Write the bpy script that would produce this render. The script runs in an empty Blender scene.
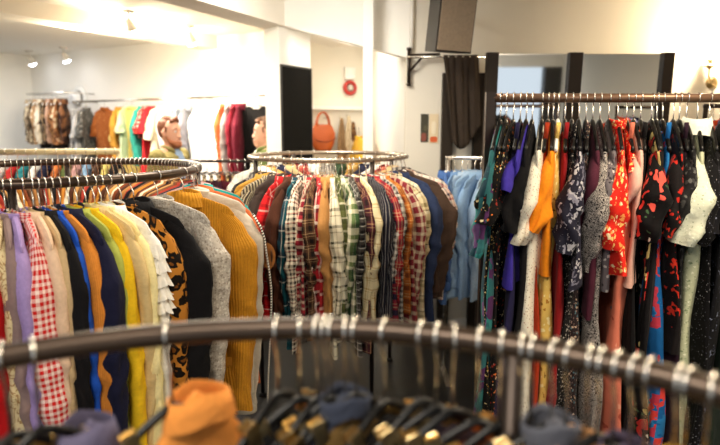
import bpy, math, random
import numpy as np
from mathutils import Vector, Matrix

sc = bpy.context.scene
col = sc.collection
R = math.radians
rnd = random.Random(7)

# ------------------------------------------------------------------ camera
F = 560.0
TILT = math.atan(96.5 / F)
EYE = 1.6
cam = bpy.data.cameras.new('camera')
cam.sensor_width = 36.0
cam.lens = F / 720 * 36
cam.clip_start = 0.05
cam.dof.use_dof = True
cam.dof.focus_distance = 2.15
cam.dof.aperture_fstop = 1.9
co = bpy.data.objects.new('camera', cam)
co.location = (0, 0, EYE)
co.rotation_euler = (math.pi / 2 - TILT, 0, 0)
col.objects.link(co)
sc.camera = co
CT, ST = math.cos(TILT), math.sin(TILT)


def at(px, py, Y):
    """a point of the place at ground distance Y that the photograph shows at px, py"""
    a, b = (px - 360) / F, (222.5 - py) / F
    d = (a, CT + b * ST, -ST + b * CT)
    k = Y / d[1]
    return Vector((d[0] * k, Y, EYE + d[2] * k))


def px_of(x, y, z):
    dz = z - EYE
    dep = y * CT - dz * ST
    return 360 + F * x / dep


# ------------------------------------------------------------------ materials
def lin(c):
    if isinstance(c, str):
        c = c.lstrip('#')
        c = [int(c[i:i + 2], 16) / 255 for i in (0, 2, 4)]
    return tuple((v / 12.92 if v <= 0.04045 else ((v + 0.055) / 1.055) ** 2.4) for v in c) + (1.0,)


class NT:
    def __init__(s, name):
        s.m = bpy.data.materials.new(name)
        s.m.use_nodes = True
        s.t = s.m.node_tree
        s.b = s.t.nodes['Principled BSDF']

    def n(s, typ, **kw):
        nd = s.t.nodes.new(typ)
        for k, v in kw.items():
            if k.startswith('i_'):
                nd.inputs[k[2:].replace('_', ' ')].default_value = v
            else:
                setattr(nd, k, v)
        return nd

    def l(s, a, b):
        s.t.links.new(a, b)

    def math(s, op, a, b=None, c=None):
        nd = s.n('ShaderNodeMath', operation=op)
        for i, v in enumerate((a, b, c)):
            if v is None:
                continue
            if isinstance(v, (int, float)):
                nd.inputs[i].default_value = v
            else:
                s.l(v, nd.inputs[i])
        return nd.outputs[0]

    def mix(s, f, a, b):
        nd = s.n('ShaderNodeMix', data_type='RGBA')
        for i, v in ((0, f), (6, a), (7, b)):
            if isinstance(v, (int, float)):
                nd.inputs[i].default_value = v
            elif isinstance(v, tuple):
                nd.inputs[i].default_value = v
            else:
                s.l(v, nd.inputs[i])
        return nd.outputs[2]

    def ramp(s, fac, stops, interp='CONSTANT'):
        nd = s.n('ShaderNodeValToRGB')
        cr = nd.color_ramp
        cr.interpolation = interp
        while len(cr.elements) < len(stops):
            cr.elements.new(0.5)
        for e, (p, c) in zip(cr.elements, stops):
            e.position = p
            e.color = lin(c)
        s.l(fac, nd.inputs[0])
        return nd.outputs[0]

    def uv(s):
        return s.n('ShaderNodeTexCoord').outputs['UV']

    def obj(s):
        return s.n('ShaderNodeTexCoord').outputs['Object']

    def cloth_finish(s, colour, rough=0.85, bump=0.25, cord=0.0, sheen=0.03):
        if isinstance(colour, tuple):
            s.b.inputs['Base Color'].default_value = colour
        else:
            s.l(colour, s.b.inputs['Base Color'])
        s.b.inputs['Roughness'].default_value = rough
        s.b.inputs['Specular IOR Level'].default_value = 0.1
        s.b.inputs['Sheen Weight'].default_value = sheen
        s.b.inputs['Sheen Roughness'].default_value = 0.5
        nz = s.n('ShaderNodeTexNoise')
        nz.inputs['Scale'].default_value = 11
        nz.inputs['Detail'].default_value = 4
        nz.inputs['Distortion'].default_value = 1.2
        s.l(s.obj(), nz.inputs['Vector'])
        h = nz.outputs['Fac']
        if cord:
            sep = s.n('ShaderNodeSeparateXYZ')
            s.l(s.uv(), sep.inputs[0])
            w = s.math('SINE', s.math('MULTIPLY', sep.outputs[0], 2 * math.pi / cord))
            h = s.math('ADD', h, s.math('MULTIPLY', w, 0.12))
        bp = s.n('ShaderNodeBump')
        bp.inputs['Strength'].default_value = bump
        bp.inputs['Distance'].default_value = 0.035
        s.l(h, bp.inputs['Height'])
        s.l(bp.outputs[0], s.b.inputs['Normal'])
        return s.m


MATS = {}


def plain(c, rough=0.85, bump=0.25, cord=0.0):
    k = ('plain', c, rough, bump, cord)
    if k not in MATS:
        t = NT('cloth_' + c.strip('#'))
        nz = t.n('ShaderNodeTexNoise')
        nz.inputs['Scale'].default_value = 90
        t.l(t.uv(), nz.inputs['Vector'])
        a = lin(c)
        b = tuple(min(1, v * 1.15) for v in a[:3]) + (1,)
        a2 = tuple(v * 0.82 for v in a[:3]) + (1,)
        MATS[k] = t.cloth_finish(t.mix(nz.outputs['Fac'], a2, b), rough, bump, cord)
    return MATS[k]


def plaid(stops, size=0.09, vstops=None, vsize=None):
    k = ('plaid', str(stops), size, str(vstops), vsize)
    if k not in MATS:
        t = NT('plaid_cloth')
        sep = t.n('ShaderNodeSeparateXYZ')
        t.l(t.uv(), sep.inputs[0])
        fu = t.math('FRACT', t.math('DIVIDE', sep.outputs[0], size))
        fv = t.math('FRACT', t.math('DIVIDE', sep.outputs[1], vsize or size))
        cu, cv = t.ramp(fu, stops), t.ramp(fv, vstops or stops)
        MATS[k] = t.cloth_finish(t.mix(0.5, cu, cv), 0.9)
    return MATS[k]


def tartan(base, band, line, size=0.08, w=0.36):
    return plaid([(0, base), (0.12, band), (0.12 + w, base), (0.62, line), (0.68, base), (0.84, line), (0.88, base)], size)


def gingham(a, b, size=0.016):
    return plaid([(0, a), (0.5, b)], size)


def floral(base, pal, scale=28, thr=0.32, distort=0.25, leaf=None, leaf_thr=0.25, stretch=1.0, bump=0.25):
    k = ('floral', base, str(pal), scale, thr, distort, leaf, stretch)
    if k not in MATS:
        t = NT('printed_cloth')
        mp = t.n('ShaderNodeMapping')
        mp.inputs['Scale'].default_value = (1, stretch, 1)
        t.l(t.uv(), mp.inputs['Vector'])
        nz = t.n('ShaderNodeTexNoise')
        nz.inputs['Scale'].default_value = scale * 1.6
        t.l(mp.outputs[0], nz.inputs['Vector'])
        vs = t.n('ShaderNodeVectorMath', operation='SCALE')
        t.l(nz.outputs['Color'], vs.inputs[0])
        vs.inputs['Scale'].default_value = distort / scale * 4
        va = t.n('ShaderNodeVectorMath', operation='ADD')
        t.l(mp.outputs[0], va.inputs[0])
        t.l(vs.outputs[0], va.inputs[1])
        colr = lin(base)
        if leaf:
            v2 = t.n('ShaderNodeTexVoronoi')
            v2.inputs['Scale'].default_value = scale * 1.7
            t.l(va.outputs[0], v2.inputs['Vector'])
            colr = t.mix(t.math('LESS_THAN', v2.outputs['Distance'], leaf_thr), colr, lin(leaf))
        v = t.n('ShaderNodeTexVoronoi')
        v.inputs['Scale'].default_value = scale
        t.l(va.outputs[0], v.inputs['Vector'])
        sp = t.n('ShaderNodeSeparateColor')
        t.l(v.outputs['Color'], sp.inputs[0])
        pc = t.ramp(sp.outputs[0], [(i / len(pal), c) for i, c in enumerate(pal)])
        f = t.math('LESS_THAN', v.outputs['Distance'], thr)
        MATS[k] = t.cloth_finish(t.mix(f, colr, pc), 0.8, bump)
    return MATS[k]


def leopard(base, mid, dark, scale=26):
    k = ('leo', base, mid, dark, scale)
    if k not in MATS:
        t = NT('leopard_cloth')
        nz = t.n('ShaderNodeTexNoise')
        nz.inputs['Scale'].default_value = scale
        t.l(t.uv(), nz.inputs['Vector'])
        va = t.n('ShaderNodeMix', data_type='VECTOR')
        va.inputs[0].default_value = 0.04
        t.l(t.uv(), va.inputs[4])
        t.l(nz.outputs['Color'], va.inputs[5])
        v = t.n('ShaderNodeTexVoronoi')
        v.inputs['Scale'].default_value = scale
        t.l(va.outputs[1], v.inputs['Vector'])
        c = t.ramp(v.outputs['Distance'], [(0, mid), (0.22, dark), (0.5, base)])
        MATS[k] = t.cloth_finish(c, 0.8)
    return MATS[k]


def swirl(a, b, scale=30, thr=0.5, dist=2.5):
    k = ('swirl', a, b, scale, thr)
    if k not in MATS:
        t = NT('swirl_print_cloth')
        nz = t.n('ShaderNodeTexNoise')
        nz.inputs['Scale'].default_value = scale
        nz.inputs['Distortion'].default_value = dist
        nz.inputs['Detail'].default_value = 1
        t.l(t.uv(), nz.inputs['Vector'])
        f = t.math('FRACT', t.math('MULTIPLY', nz.outputs['Fac'], 6))
        MATS[k] = t.cloth_finish(t.ramp(f, [(0, a), (thr, b)]), 0.8)
    return MATS[k]


def stripes(a, b, size=0.03, thr=0.5, axis=0):
    k = ('stripe', a, b, size, thr, axis)
    if k not in MATS:
        t = NT('striped_cloth')
        sep = t.n('ShaderNodeSeparateXYZ')
        t.l(t.uv(), sep.inputs[0])
        fu = t.math('FRACT', t.math('DIVIDE', sep.outputs[axis], size))
        MATS[k] = t.cloth_finish(t.ramp(fu, [(0, a), (thr, b)]), 0.85)
    return MATS[k]


def solid(name, c, rough=0.5, metal=0.0, spec=0.5, emit=0.0, emit_c=None, noise=0.0, nscale=8):
    k = ('solid', name)
    if k not in MATS:
        t = NT(name)
        if noise:
            nz = t.n('ShaderNodeTexNoise')
            nz.inputs['Scale'].default_value = nscale
            nz.inputs['Detail'].default_value = 4
            t.l(t.obj(), nz.inputs['Vector'])
            a = lin(c)
            t.l(t.mix(nz.outputs['Fac'], tuple(max(0, v * (1 - noise)) for v in a[:3]) + (1,),
                      tuple(min(1, v * (1 + noise)) for v in a[:3]) + (1,)), t.b.inputs['Base Color'])
        else:
            t.b.inputs['Base Color'].default_value = lin(c)
        t.b.inputs['Roughness'].default_value = rough
        t.b.inputs['Metallic'].default_value = metal
        t.b.inputs['Specular IOR Level'].default_value = spec
        if emit:
            t.b.inputs['Emission Color'].default_value = lin(emit_c or c)
            t.b.inputs['Emission Strength'].default_value = emit
        MATS[k] = t.m
    return MATS[k]


M_RAIL = solid('bronze_rail_metal', '#43352a', 0.3, 0.55, noise=0.25, nscale=14)
M_RAILDK = solid('dark_rack_metal', '#3a302a', 0.38, 0.6, noise=0.2)
M_CHROME = solid('chrome_wire', '#e2ddd4', 0.22, 1.0)
M_BLKPL = solid('black_plastic', '#0b0a0a', 0.36, 0.0, 0.35)
M_WHTPL = solid('white_plastic', '#e8e5de', 0.35)
M_WOOD = solid('pale_wood', '#d9c393', 0.5, noise=0.15)
M_BRASS = solid('brass_metal', '#cfb685', 0.28, 1.0)
M_WALL = solid('white_wall_paint', '#f1ede4', 0.75, noise=0.03, nscale=3)
M_WALLB = solid('cream_wall_paint', '#e6dfd0', 0.75, noise=0.03, nscale=3)
M_CEIL = solid('white_ceiling_paint', '#f2ece0', 0.8, noise=0.02)
M_BEAM = solid('beam_paint', '#ece4d6', 0.7, noise=0.03)
M_FRAME = solid('dark_mirror_frame', '#2c231b', 0.5, spec=.25)
M_MIRROR = solid('mirror_glass', '#e4e6e6', 0.03, 1.0)


def hair_mat(name, c):
    k = ('hair', name)
    if k not in MATS:
        t = NT(name)
        mp = t.n('ShaderNodeMapping')
        mp.inputs['Scale'].default_value = (150, 26, 60)
        t.l(t.obj(), mp.inputs['Vector'])
        nz = t.n('ShaderNodeTexNoise')
        nz.inputs['Scale'].default_value = 1.0
        nz.inputs['Detail'].default_value = 3
        nz.inputs['Distortion'].default_value = 0.6
        t.l(mp.outputs[0], nz.inputs['Vector'])
        a = lin(c)
        t.l(t.mix(nz.outputs['Fac'], tuple(v * .5 for v in a[:3]) + (1,), tuple(min(1, v * 1.5) for v in a[:3]) + (1,)), t.b.inputs['Base Color'])
        t.b.inputs['Roughness'].default_value = 0.55
        bp = t.n('ShaderNodeBump')
        bp.inputs['Strength'].default_value = 0.6
        bp.inputs['Distance'].default_value = 0.01
        t.l(nz.outputs['Fac'], bp.inputs['Height'])
        t.l(bp.outputs[0], t.b.inputs['Normal'])
        MATS[k] = t.m
    return MATS[k]


def floor_mat():
    t = NT('dark_polished_floor')
    nz = t.n('ShaderNodeTexNoise')
    nz.inputs['Scale'].default_value = 2.5
    nz.inputs['Detail'].default_value = 6
    t.l(t.obj(), nz.inputs['Vector'])
    t.l(t.ramp(nz.outputs['Fac'], [(0.25, '#1d1e20'), (0.55, '#2b2a29'), (0.8, '#3d3a35')], 'LINEAR'), t.b.inputs['Base Color'])
    t.b.inputs['Roughness'].default_value = 0.3
    t.b.inputs['Specular IOR Level'].default_value = 0.22
    return t.m


# ------------------------------------------------------------------ mesh building
class MB:
    def __init__(s):
        s.v, s.f, s.uv, s.mi = [], [], [], []
        s.cnt = 0
        s.cur = 0

    def add(s, verts, faces, uvs=None):
        o = s.cnt
        s.v.extend([tuple(map(float, p)) for p in verts])
        s.cnt += len(verts)
        for i, f in enumerate(faces):
            s.f.append([o + k for k in f])
            s.mi.append(s.cur)
            s.uv.append(uvs[i] if uvs else [(verts[k][0], verts[k][2]) for k in f])
        return s

    def grid(s, P, U, V, closed=True, cap0=False, cap1=False):
        """P (m, n, 3), U (m, n+1) V (m, n+1): quads between rows"""
        m, n = P.shape[:2]
        faces, uvs = [], []
        nn = n if closed else n - 1
        for i in range(m - 1):
            for j in range(nn):
                k = (j + 1) % n
                faces.append([i * n + j, i * n + k, (i + 1) * n + k, (i + 1) * n + j])
                uvs.append([(U[i, j], V[i, j]), (U[i, j + 1], V[i, j + 1]), (U[i + 1, j + 1], V[i + 1, j + 1]), (U[i + 1, j], V[i + 1, j])])
        if cap0:
            faces.append(list(range(n))[::-1])
            uvs.append([(P[0, j, 0], P[0, j, 2]) for j in range(n)][::-1])
        if cap1:
            faces.append([(m - 1) * n + j for j in range(n)])
            uvs.append([(P[-1, j, 0], P[-1, j, 2]) for j in range(n)])
        return s.add(P.reshape(-1, 3), faces, uvs)

    def sweep(s, pts, rad, n=10, ref=(0, 1, 0), closed=False, cap=True, fold=None):
        pts = np.array(pts, float)
        m = len(pts)
        if closed:
            T = np.roll(pts, -1, 0) - np.roll(pts, 1, 0)
        else:
            T = np.gradient(pts, axis=0)
        T /= np.linalg.norm(T, axis=1)[:, None] + 1e-12
        ref = np.array(ref, float)
        A = ref[None] - (T @ ref)[:, None] * T
        bad = np.linalg.norm(A, axis=1) < 0.05
        if bad.any():
            r2 = np.array((0.3, 0.2, 0.9))
            A[bad] = r2[None] - (T[bad] @ r2)[:, None] * T[bad]
        A /= np.linalg.norm(A, axis=1)[:, None]
        B = np.cross(T, A)
        if np.isscalar(rad):
            rad = [(rad, rad)] * m
        rad = np.array([(r, r) if np.isscalar(r) else r for r in rad], float)
        ph = np.linspace(0, 2 * math.pi, n, endpoint=False)
        c, sn = np.cos(ph), np.sin(ph)
        P = pts[:, None] + B[:, None] * (rad[:, 0, None] * c[None])[..., None] + A[:, None] * (rad[:, 1, None] * sn[None])[..., None]
        if fold is not None:
            P = P + fold(P, ph)
        if closed:
            P = np.concatenate([P, P[:1]], 0)
            pts = np.concatenate([pts, pts[:1]], 0)
            rad = np.concatenate([rad, rad[:1]], 0)
        L = np.concatenate([[0], np.cumsum(np.linalg.norm(np.diff(pts, axis=0), axis=1))])
        row = P[len(pts) // 2]
        U = np.tile(np.concatenate([[0], np.cumsum(np.linalg.norm(np.diff(np.concatenate([row, row[:1]]), axis=0), axis=1))]), (len(pts), 1))
        V = np.tile(L[:, None], (1, n + 1))
        return s.grid(P, U, V, True, cap and not closed, cap and not closed)

    def box(s, lo, hi):
        x0, y0, z0 = lo
        x1, y1, z1 = hi
        v = [(x0, y0, z0), (x1, y0, z0), (x1, y1, z0), (x0, y1, z0), (x0, y0, z1), (x1, y0, z1), (x1, y1, z1), (x0, y1, z1)]
        return s.add(v, [[3, 2, 1, 0], [4, 5, 6, 7], [0, 1, 5, 4], [1, 2, 6, 5], [2, 3, 7, 6], [3, 0, 4, 7]])

    def prism(s, poly, z0, z1):
        """vertical prism over a ground polygon"""
        n = len(poly)
        z1 = z1 if isinstance(z1, (list, tuple)) else [z1] * n
        z0 = z0 if isinstance(z0, (list, tuple)) else [z0] * n
        v = [(p[0], p[1], z0[i]) for i, p in enumerate(poly)] + [(p[0], p[1], z1[i]) for i, p in enumerate(poly)]
        f = [list(range(n))[::-1], [n + i for i in range(n)]] + [[i, (i + 1) % n, n + (i + 1) % n, n + i] for i in range(n)]
        return s.add(v, f)

    def lathe(s, prof, n=20, c=(0, 0, 0), axis='z'):
        ph = np.linspace(0, 2 * math.pi, n, endpoint=False)
        P = np.zeros((len(prof), n, 3))
        for i, (r, h) in enumerate(prof):
            a, b = r * np.cos(ph), r * np.sin(ph)
            if axis == 'z':
                P[i] = np.stack([a, b, np.full(n, h)], 1)
            elif axis == 'y':
                P[i] = np.stack([a, np.full(n, h), b], 1)
            else:
                P[i] = np.stack([np.full(n, h), a, b], 1)
        P += np.array(c)
        U = np.tile(np.linspace(0, 1, n + 1), (len(prof), 1))
        V = np.tile(np.linspace(0, 1, len(prof))[:, None], (1, n + 1))
        return s.grid(P, U, V, True, True, True)

    def mesh(s, name, mats, smooth=True):
        me = bpy.data.meshes.new(name)
        me.from_pydata(s.v, [], s.f)
        uvl = me.uv_layers.new(name='UVMap')
        flat = np.array([c for f in s.uv for p in f for c in p], dtype=np.float32)
        uvl.data.foreach_set('uv', flat)
        mats = mats if isinstance(mats, (list, tuple)) else [mats]
        for m in mats:
            me.materials.append(m)
        me.polygons.foreach_set('material_index', np.array(s.mi, dtype=np.int32))
        if smooth:
            me.polygons.foreach_set('use_smooth', np.ones(len(me.polygons), dtype=bool))
        me.update()
        return me

    def build(s, name, mats, parent=None, smooth=True, auto=None):
        me = s.mesh(name, mats, smooth)
        if auto:
            me.set_sharp_from_angle(angle=R(auto))
        return link(name, me, parent)


def link(name, me, parent=None):
    o = bpy.data.objects.new(name, me)
    col.objects.link(o)
    if parent is not None:
        o.parent = parent
    return o


def tag(o, label=None, cat=None, group=None, kind=None):
    if label:
        o['label'] = label
    if cat:
        o['category'] = cat
    if group:
        o['group'] = group
    if kind:
        o['kind'] = kind
    return o


def thing(name, label, cat, loc=(0, 0, 0), rz=0.0, group=None):
    o = bpy.data.objects.new(name, None)
    o.empty_display_size = 0.05
    o.location = loc
    o.rotation_euler = (0, 0, rz)
    col.objects.link(o)
    return tag(o, label, cat, group)


def struct(name, mb, mat, smooth=False):
    o = mb.build(name, mat, None, smooth)
    o['kind'] = 'structure'
    return o


def sstep(x, a=0.0, b=1.0):
    t = np.clip((np.asarray(x, float) - a) / (b - a), 0, 1)
    return t * t * (3 - 2 * t)


# ------------------------------------------------------------------ hangers
HANG = {}


def hook_mesh(rail, wire, mat, drop):
    r = rail + wire
    pts = [(r * math.cos(a), 0, r * math.sin(a)) for a in np.linspace(R(-38), R(180), 15)]
    pts += [(-r * 0.93, 0, -r * 0.5), (-r * 0.55, 0, -r * 1.15 - 0.004), (-0.004, 0, -r * 1.6 - 0.01), (0, 0, -r * 1.6 - 0.02), (0, 0, -drop - 0.004)]
    return MB().sweep(pts, wire, 8).mesh('hook', mat)


def bar_mesh(kind, drop, half, fall):
    b = MB()
    xs = np.linspace(-half, half, 21)
    z = -drop - fall * np.abs(xs / half) ** 1.25
    if kind == 'wire':
        pts = [(x, 0, zz) for x, zz in zip(xs, z)] + [(half * 0.99, 0, z[-1] - 0.012)]
        pts += [(x, 0, z[-1] - 0.018) for x in np.linspace(half * 0.94, -half * 0.94, 11)] + [(-half * 0.99, 0, z[-1] - 0.012)]
        b.sweep(pts, 0.0022, 6, closed=True)
        return b.mesh('shoulder_bar', M_CHROME)
    mat = {'black': M_BLKPL, 'clip': M_BLKPL, 'white': M_WHTPL, 'wood': M_WOOD}[kind]
    if kind == 'clip':
        b.sweep([(x, 0, zz) for x, zz in zip(xs, z)], [(0.0068, 0.006)] * 21, 10)
    else:
        b.sweep([(x, 0, zz) for x, zz in zip(xs, z)], [((0.0095, 0.007) if abs(x) > 0.03 else (0.013, 0.0075)) for x in xs], 10)
    zz = z[-1] + 0.004
    b.sweep([(x, 0, zz) for x in np.linspace(-half * 0.97, half * 0.97, 9)], 0.0038, 8)
    return b.mesh('shoulder_bar', mat)


def clip_mesh():
    b = MB()
    b.box((-0.012, -0.011, -0.045), (0.012, -0.006, 0.006))
    b.box((-0.012, 0.006, -0.045), (0.012, 0.011, 0.006))
    b.sweep([(-0.013, 0, -0.006), (0.013, 0, -0.006)], 0.0075, 10)
    b.box((-0.013, -0.0085, -0.05), (0.013, 0.0085, -0.038))
    return b.mesh('clip', M_BRASS, False)


def short_label(s):
    w = s.split()
    for k in ('plastic', 'the', 'a', 'the', 'with', 'of', 'plain', 'and'):
        if len(w) > 16 and k in w:
            w.remove(k)
    return ' '.join(w[:16])


def hanger(kind, rail, loc, rz, what, group, half=0.175, fall=0.062, drop=0.088, wire=0.0023, wmat=None, swivel=0.0, clip_at=0.8):
    names = {'black': 'black plastic hanger', 'clip': 'black clip hanger', 'white': 'white plastic hanger', 'wire': 'thin wire hanger', 'wood': 'pale wooden hanger'}
    k = (kind, rail, half, fall, drop, wire)
    if k not in HANG:
        HANG[k] = (hook_mesh(rail, wire, wmat or M_CHROME, drop), bar_mesh(kind, drop, half, fall))
    if 'clip' not in HANG:
        HANG['clip'] = clip_mesh()
    t = thing('clothes_hanger', short_label(names[kind] + ' of ' + what), 'hanger', loc, rz, group)
    link('hook', HANG[k][0], t).rotation_euler = (0, 0, swivel)
    link('shoulder_bar', HANG[k][1], t)
    if kind == 'clip':
        for s in (-1, 1):
            c = link('clip', HANG['clip'], t)
            c.location = (s * half * clip_at, 0, -drop - fall * clip_at ** 1.25 + (0.012 if clip_at < .5 else -0.004))
            c.rotation_euler = (0, s * 0.3, 0)
            c.scale = (0.85, 0.85, 0.85)
    return t


# ------------------------------------------------------------------ garments
def body_mesh(sp, rg):
    L, ws, wh, t = sp['L'], sp['ws'], sp['wh'], sp['t']
    waist = sp.get('waist', 1.0)
    drop, fall = sp.get('drop', 0.088), sp.get('fall', 0.062)
    n = 48
    vs = np.concatenate([[0, 0.004, 0.011, 0.025, 0.05], np.linspace(0.09, L, max(9, int(L / 0.06)))])
    ph = np.linspace(0, 2 * math.pi, n, endpoint=False)
    c, s = np.cos(ph), np.sin(ph)
    ca = np.sign(c) * np.abs(c) ** 0.85
    sa = np.sign(s) * np.abs(s) ** 0.6
    a = np.interp(vs, [0, 0.1, 0.2, L * 0.5, L], [ws, ws * 0.99, ws * 0.97, (ws * 0.5 + wh * 0.5) * waist, wh])
    bt = np.interp(vs, [0, 0.004, 0.011, 0.025, 0.05, 0.15, L * 0.6, L], [0.004, 0.008, 0.0115, 0.014, 0.016, t * 0.95, t, t * sp.get('flare', 1.15)])
    u = a[:, None] * ca[None]
    xr = np.abs(u) / ws
    zs = -drop + sp.get('cover', 0.009) - fall * np.clip(xr, 0, 1.1) ** 1.3 - 0.02 * sstep(xr, 0.86, 1.02)
    neck = sp.get('neck', 0.0)
    if neck:
        zs = zs - neck * sstep(0.42 - xr, 0.0, 0.3)
    zf = -drop - fall * 0.7
    w = sstep(vs, 0.0, 0.35)[:, None]
    z = zs * (1 - w) + zf * w - vs[:, None]
    p1, p2, p3 = [rg.uniform(0, 6.28) for _ in range(3)]
    k1, k2 = sp.get('k', 26) * rg.uniform(0.8, 1.2), sp.get('k', 26) * 2.1
    amp = sp.get('amp', 0.010) * sstep(vs, 0.03, 0.55)[:, None]
    fold = amp * (0.65 * np.sin(u * k1 + p1 + vs[:, None] * 1.8) + 0.35 * np.sin(u * k2 + p2 - vs[:, None] * 2.3))
    puff = 1 + 0.25 * np.sin(vs[:, None] * 14 + p3 + u * 9) * sstep(vs, 0.05, 0.3)[:, None]
    y = bt[:, None] * sa[None] * puff + fold
    u = u + sp.get('lean', 0.0) * vs[:, None] + 0.006 * np.sin(vs[:, None] * 11 + p2)
    hem = 0.012 * np.sin(u * 20 + p3) * sstep(vs, L * 0.8, L)[:, None]
    P = np.stack([u, y, z + hem], -1)
    row = P[int(len(vs) * 0.6)]
    seg = np.linalg.norm(np.diff(np.concatenate([row, row[:1]]), axis=0), axis=1)
    U = np.tile(np.concatenate([[0], np.cumsum(seg)]) + rg.random(), (len(vs), 1))
    V = np.tile(-vs[:, None], (1, n + 1))
    b = MB()
    b.grid(P, U, V)
    h = n // 2
    m = 0
    faces, uvs = [], []
    for j in range(h):
        q = [j, j + 1, (n - j - 1) % n, (n - j) % n]
        q = [x for i, x in enumerate(q) if x not in q[:i]]
        faces.append(q[::-1])
        uvs.append([(P[0, x, 0], 0) for x in q][::-1])
    b.add(P[0], faces, uvs)
    return b


def sleeve_mesh(sp, side, rg):
    ws, sl = sp['ws'], sp['sl']
    drop, fall = sp.get('drop', 0.088), sp.get('fall', 0.062)
    z0 = -drop - fall + sp.get('cover', 0.009)
    r0, r1 = sp.get('r0', 0.062), sp.get('r1', 0.045)
    th = sp.get('sth', 0.62)
    sw = rg.uniform(-0.02, 0.02) + sp.get('swing', 0.0)
    out = sp.get('out', 0.012)
    m = max(14, int(sl / 0.018))
    # close rings over the rounded shoulder, then down the arm
    q = np.concatenate([[0, 0.012, 0.03, 0.055, 0.085], np.linspace(0.125, 1, m)])
    d = q * sl
    x = ws - 0.075 + 0.06 * sstep(d, 0, 0.05) + out * sstep(d, 0.03, 0.16) - sp.get('tuck', 0.03) * sstep(q, 0.4, 1)
    zc = z0 - 0.012 + 0.012 * sstep(0.05 - d, 0, 0.05) - d - 0.03 * sstep(d, 0.0, 0.06)
    bend = rg.uniform(-0.014, 0.014) * sp.get('sway', 1)
    sw = sw * sp.get('sway', 1)
    y = sw * q + bend * np.sin(q * math.pi) + 0.005 * np.sin(q * 7 + rg.uniform(0, 6))
    rw = np.interp(d, [0, 0.012, 0.03, 0.06, 0.11, 0.5 * sl + 0.06, sl + 0.001], [0.02, 0.03, 0.042, 0.054, r0, r0 * 0.45 + r1 * 0.55, r1])
    ry = np.interp(d, [0, 0.012, 0.03, 0.06, 0.11, 0.5 * sl + 0.06, sl + 0.001], [0.012, 0.017, 0.023, 0.5 * r0 * th + 0.014, r0 * th, (r0 * 0.45 + r1 * 0.55) * th, r1 * th])
    p1, p2, p3, p4 = [rg.uniform(0, 6.28) for _ in range(4)]
    A = sp.get('crease', 1.0)
    hel = rg.choice((-1, 1))
    el = 0.45 * sl + 0.05

    def fold(P, ph):
        g = sstep(d, 0.05, 0.14)[:, None]
        elbow = (0.45 + 1.1 * np.exp(-((d - el) / 0.09) ** 2) + 0.8 * np.exp(-((d - sl) / 0.07) ** 2))[:, None]
        t1 = d[:, None] * 58 + 2 * hel * ph[None] + 1.2 * np.sin(ph[None] + p1) + p2
        cr = (1 - np.abs(np.sin(t1 * 0.5)) * 2) * 0.0042 * elbow
        lng = 0.0058 * np.sin(3 * ph[None] + p3 + 1.2 * np.sin(d[:, None] * 6)) + 0.0035 * np.sin(5 * ph[None] + p4 + d[:, None] * 9)
        k = (cr + lng) * g * A
        return np.stack([k * np.cos(ph)[None] * side, k * np.sin(ph)[None], 0 * k], -1)
    b = MB()
    b.sweep(np.stack([side * x, y, zc], 1), np.stack([rw, ry], 1), 26, (0, 1, 0), cap=False, fold=fold)
    b.f.append(list(range(26)))
    b.mi.append(0)
    b.uv.append([(b.v[k][0], b.v[k][2]) for k in range(26)])
    end = (side * x[-1], y[-1], zc[-1], rw[-1], ry[-1])
    return b, end


def collar_mesh(sp):
    drop = sp.get('drop', 0.088)
    n = 24
    ph = np.linspace(0, 2 * math.pi, n, endpoint=False)
    hw, hd = sp.get('chw', 0.06), min(0.042, sp['t'] + 0.016)
    rows = []
    kind = sp['collar']
    prof = {'shirt': [(1.0, -0.03), (0.97, -0.008), (0.96, 0.01), (1.03, 0.013), (1.18, -0.01), (1.26, -0.03)],
            'coat': [(1.0, -0.03), (0.98, -0.01), (1.0, 0.014), (1.1, 0.016), (1.32, -0.012), (1.45, -0.04)],
            'band': [(0.98, -0.02), (1.02, -0.004), (1.04, 0.006), (1.0, 0.012), (0.94, 0.002)]}[kind]
    for f, h in prof:
        tip = (np.maximum(0, np.sin(ph)) ** 2) * (0.02 if (f > 1.1 and kind != 'band') else 0.0)
        rows.append(np.stack([hw * f * np.cos(ph), hd * f * np.sin(ph), -drop + 0.005 + h - tip + 0 * ph - 0.012 * np.abs(np.cos(ph))], 1))
    P = np.array(rows)
    U = np.tile(np.linspace(0, 0.36, n + 1), (len(rows), 1))
    V = np.tile(np.linspace(0, 0.1, len(rows))[:, None], (1, n + 1))
    return MB().grid(P, U, V)


def ruffle_mesh(sp, rg):
    b = MB()
    for k, (zz, w) in enumerate(((-0.10, 0.10), (-0.135, 0.16), (-0.185, 0.2), (-0.25, 0.19))):
        n = 60
        for sgn in (1, -1):
            xs = np.linspace(-w, w, n)
            rows = []
            for q in np.linspace(0, 1, 5):
                y = sgn * (0.022 + 0.012 * q + q * 0.016 * np.sin(xs * 130 + k * 2))
                z = zz - q * 0.055 - 0.02 * np.abs(xs / w) ** 1.5 + 0.004 * np.sin(xs * 70 + k)
                rows.append(np.stack([xs, y, z], 1))
            P = np.array(rows)
            U = np.tile(np.linspace(0, 0.4, n + 1), (5, 1))
            V = np.tile(np.linspace(0, .06, 5)[:, None], (1, n + 1))
            b.grid(P, U, V, closed=False)
    return b


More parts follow.
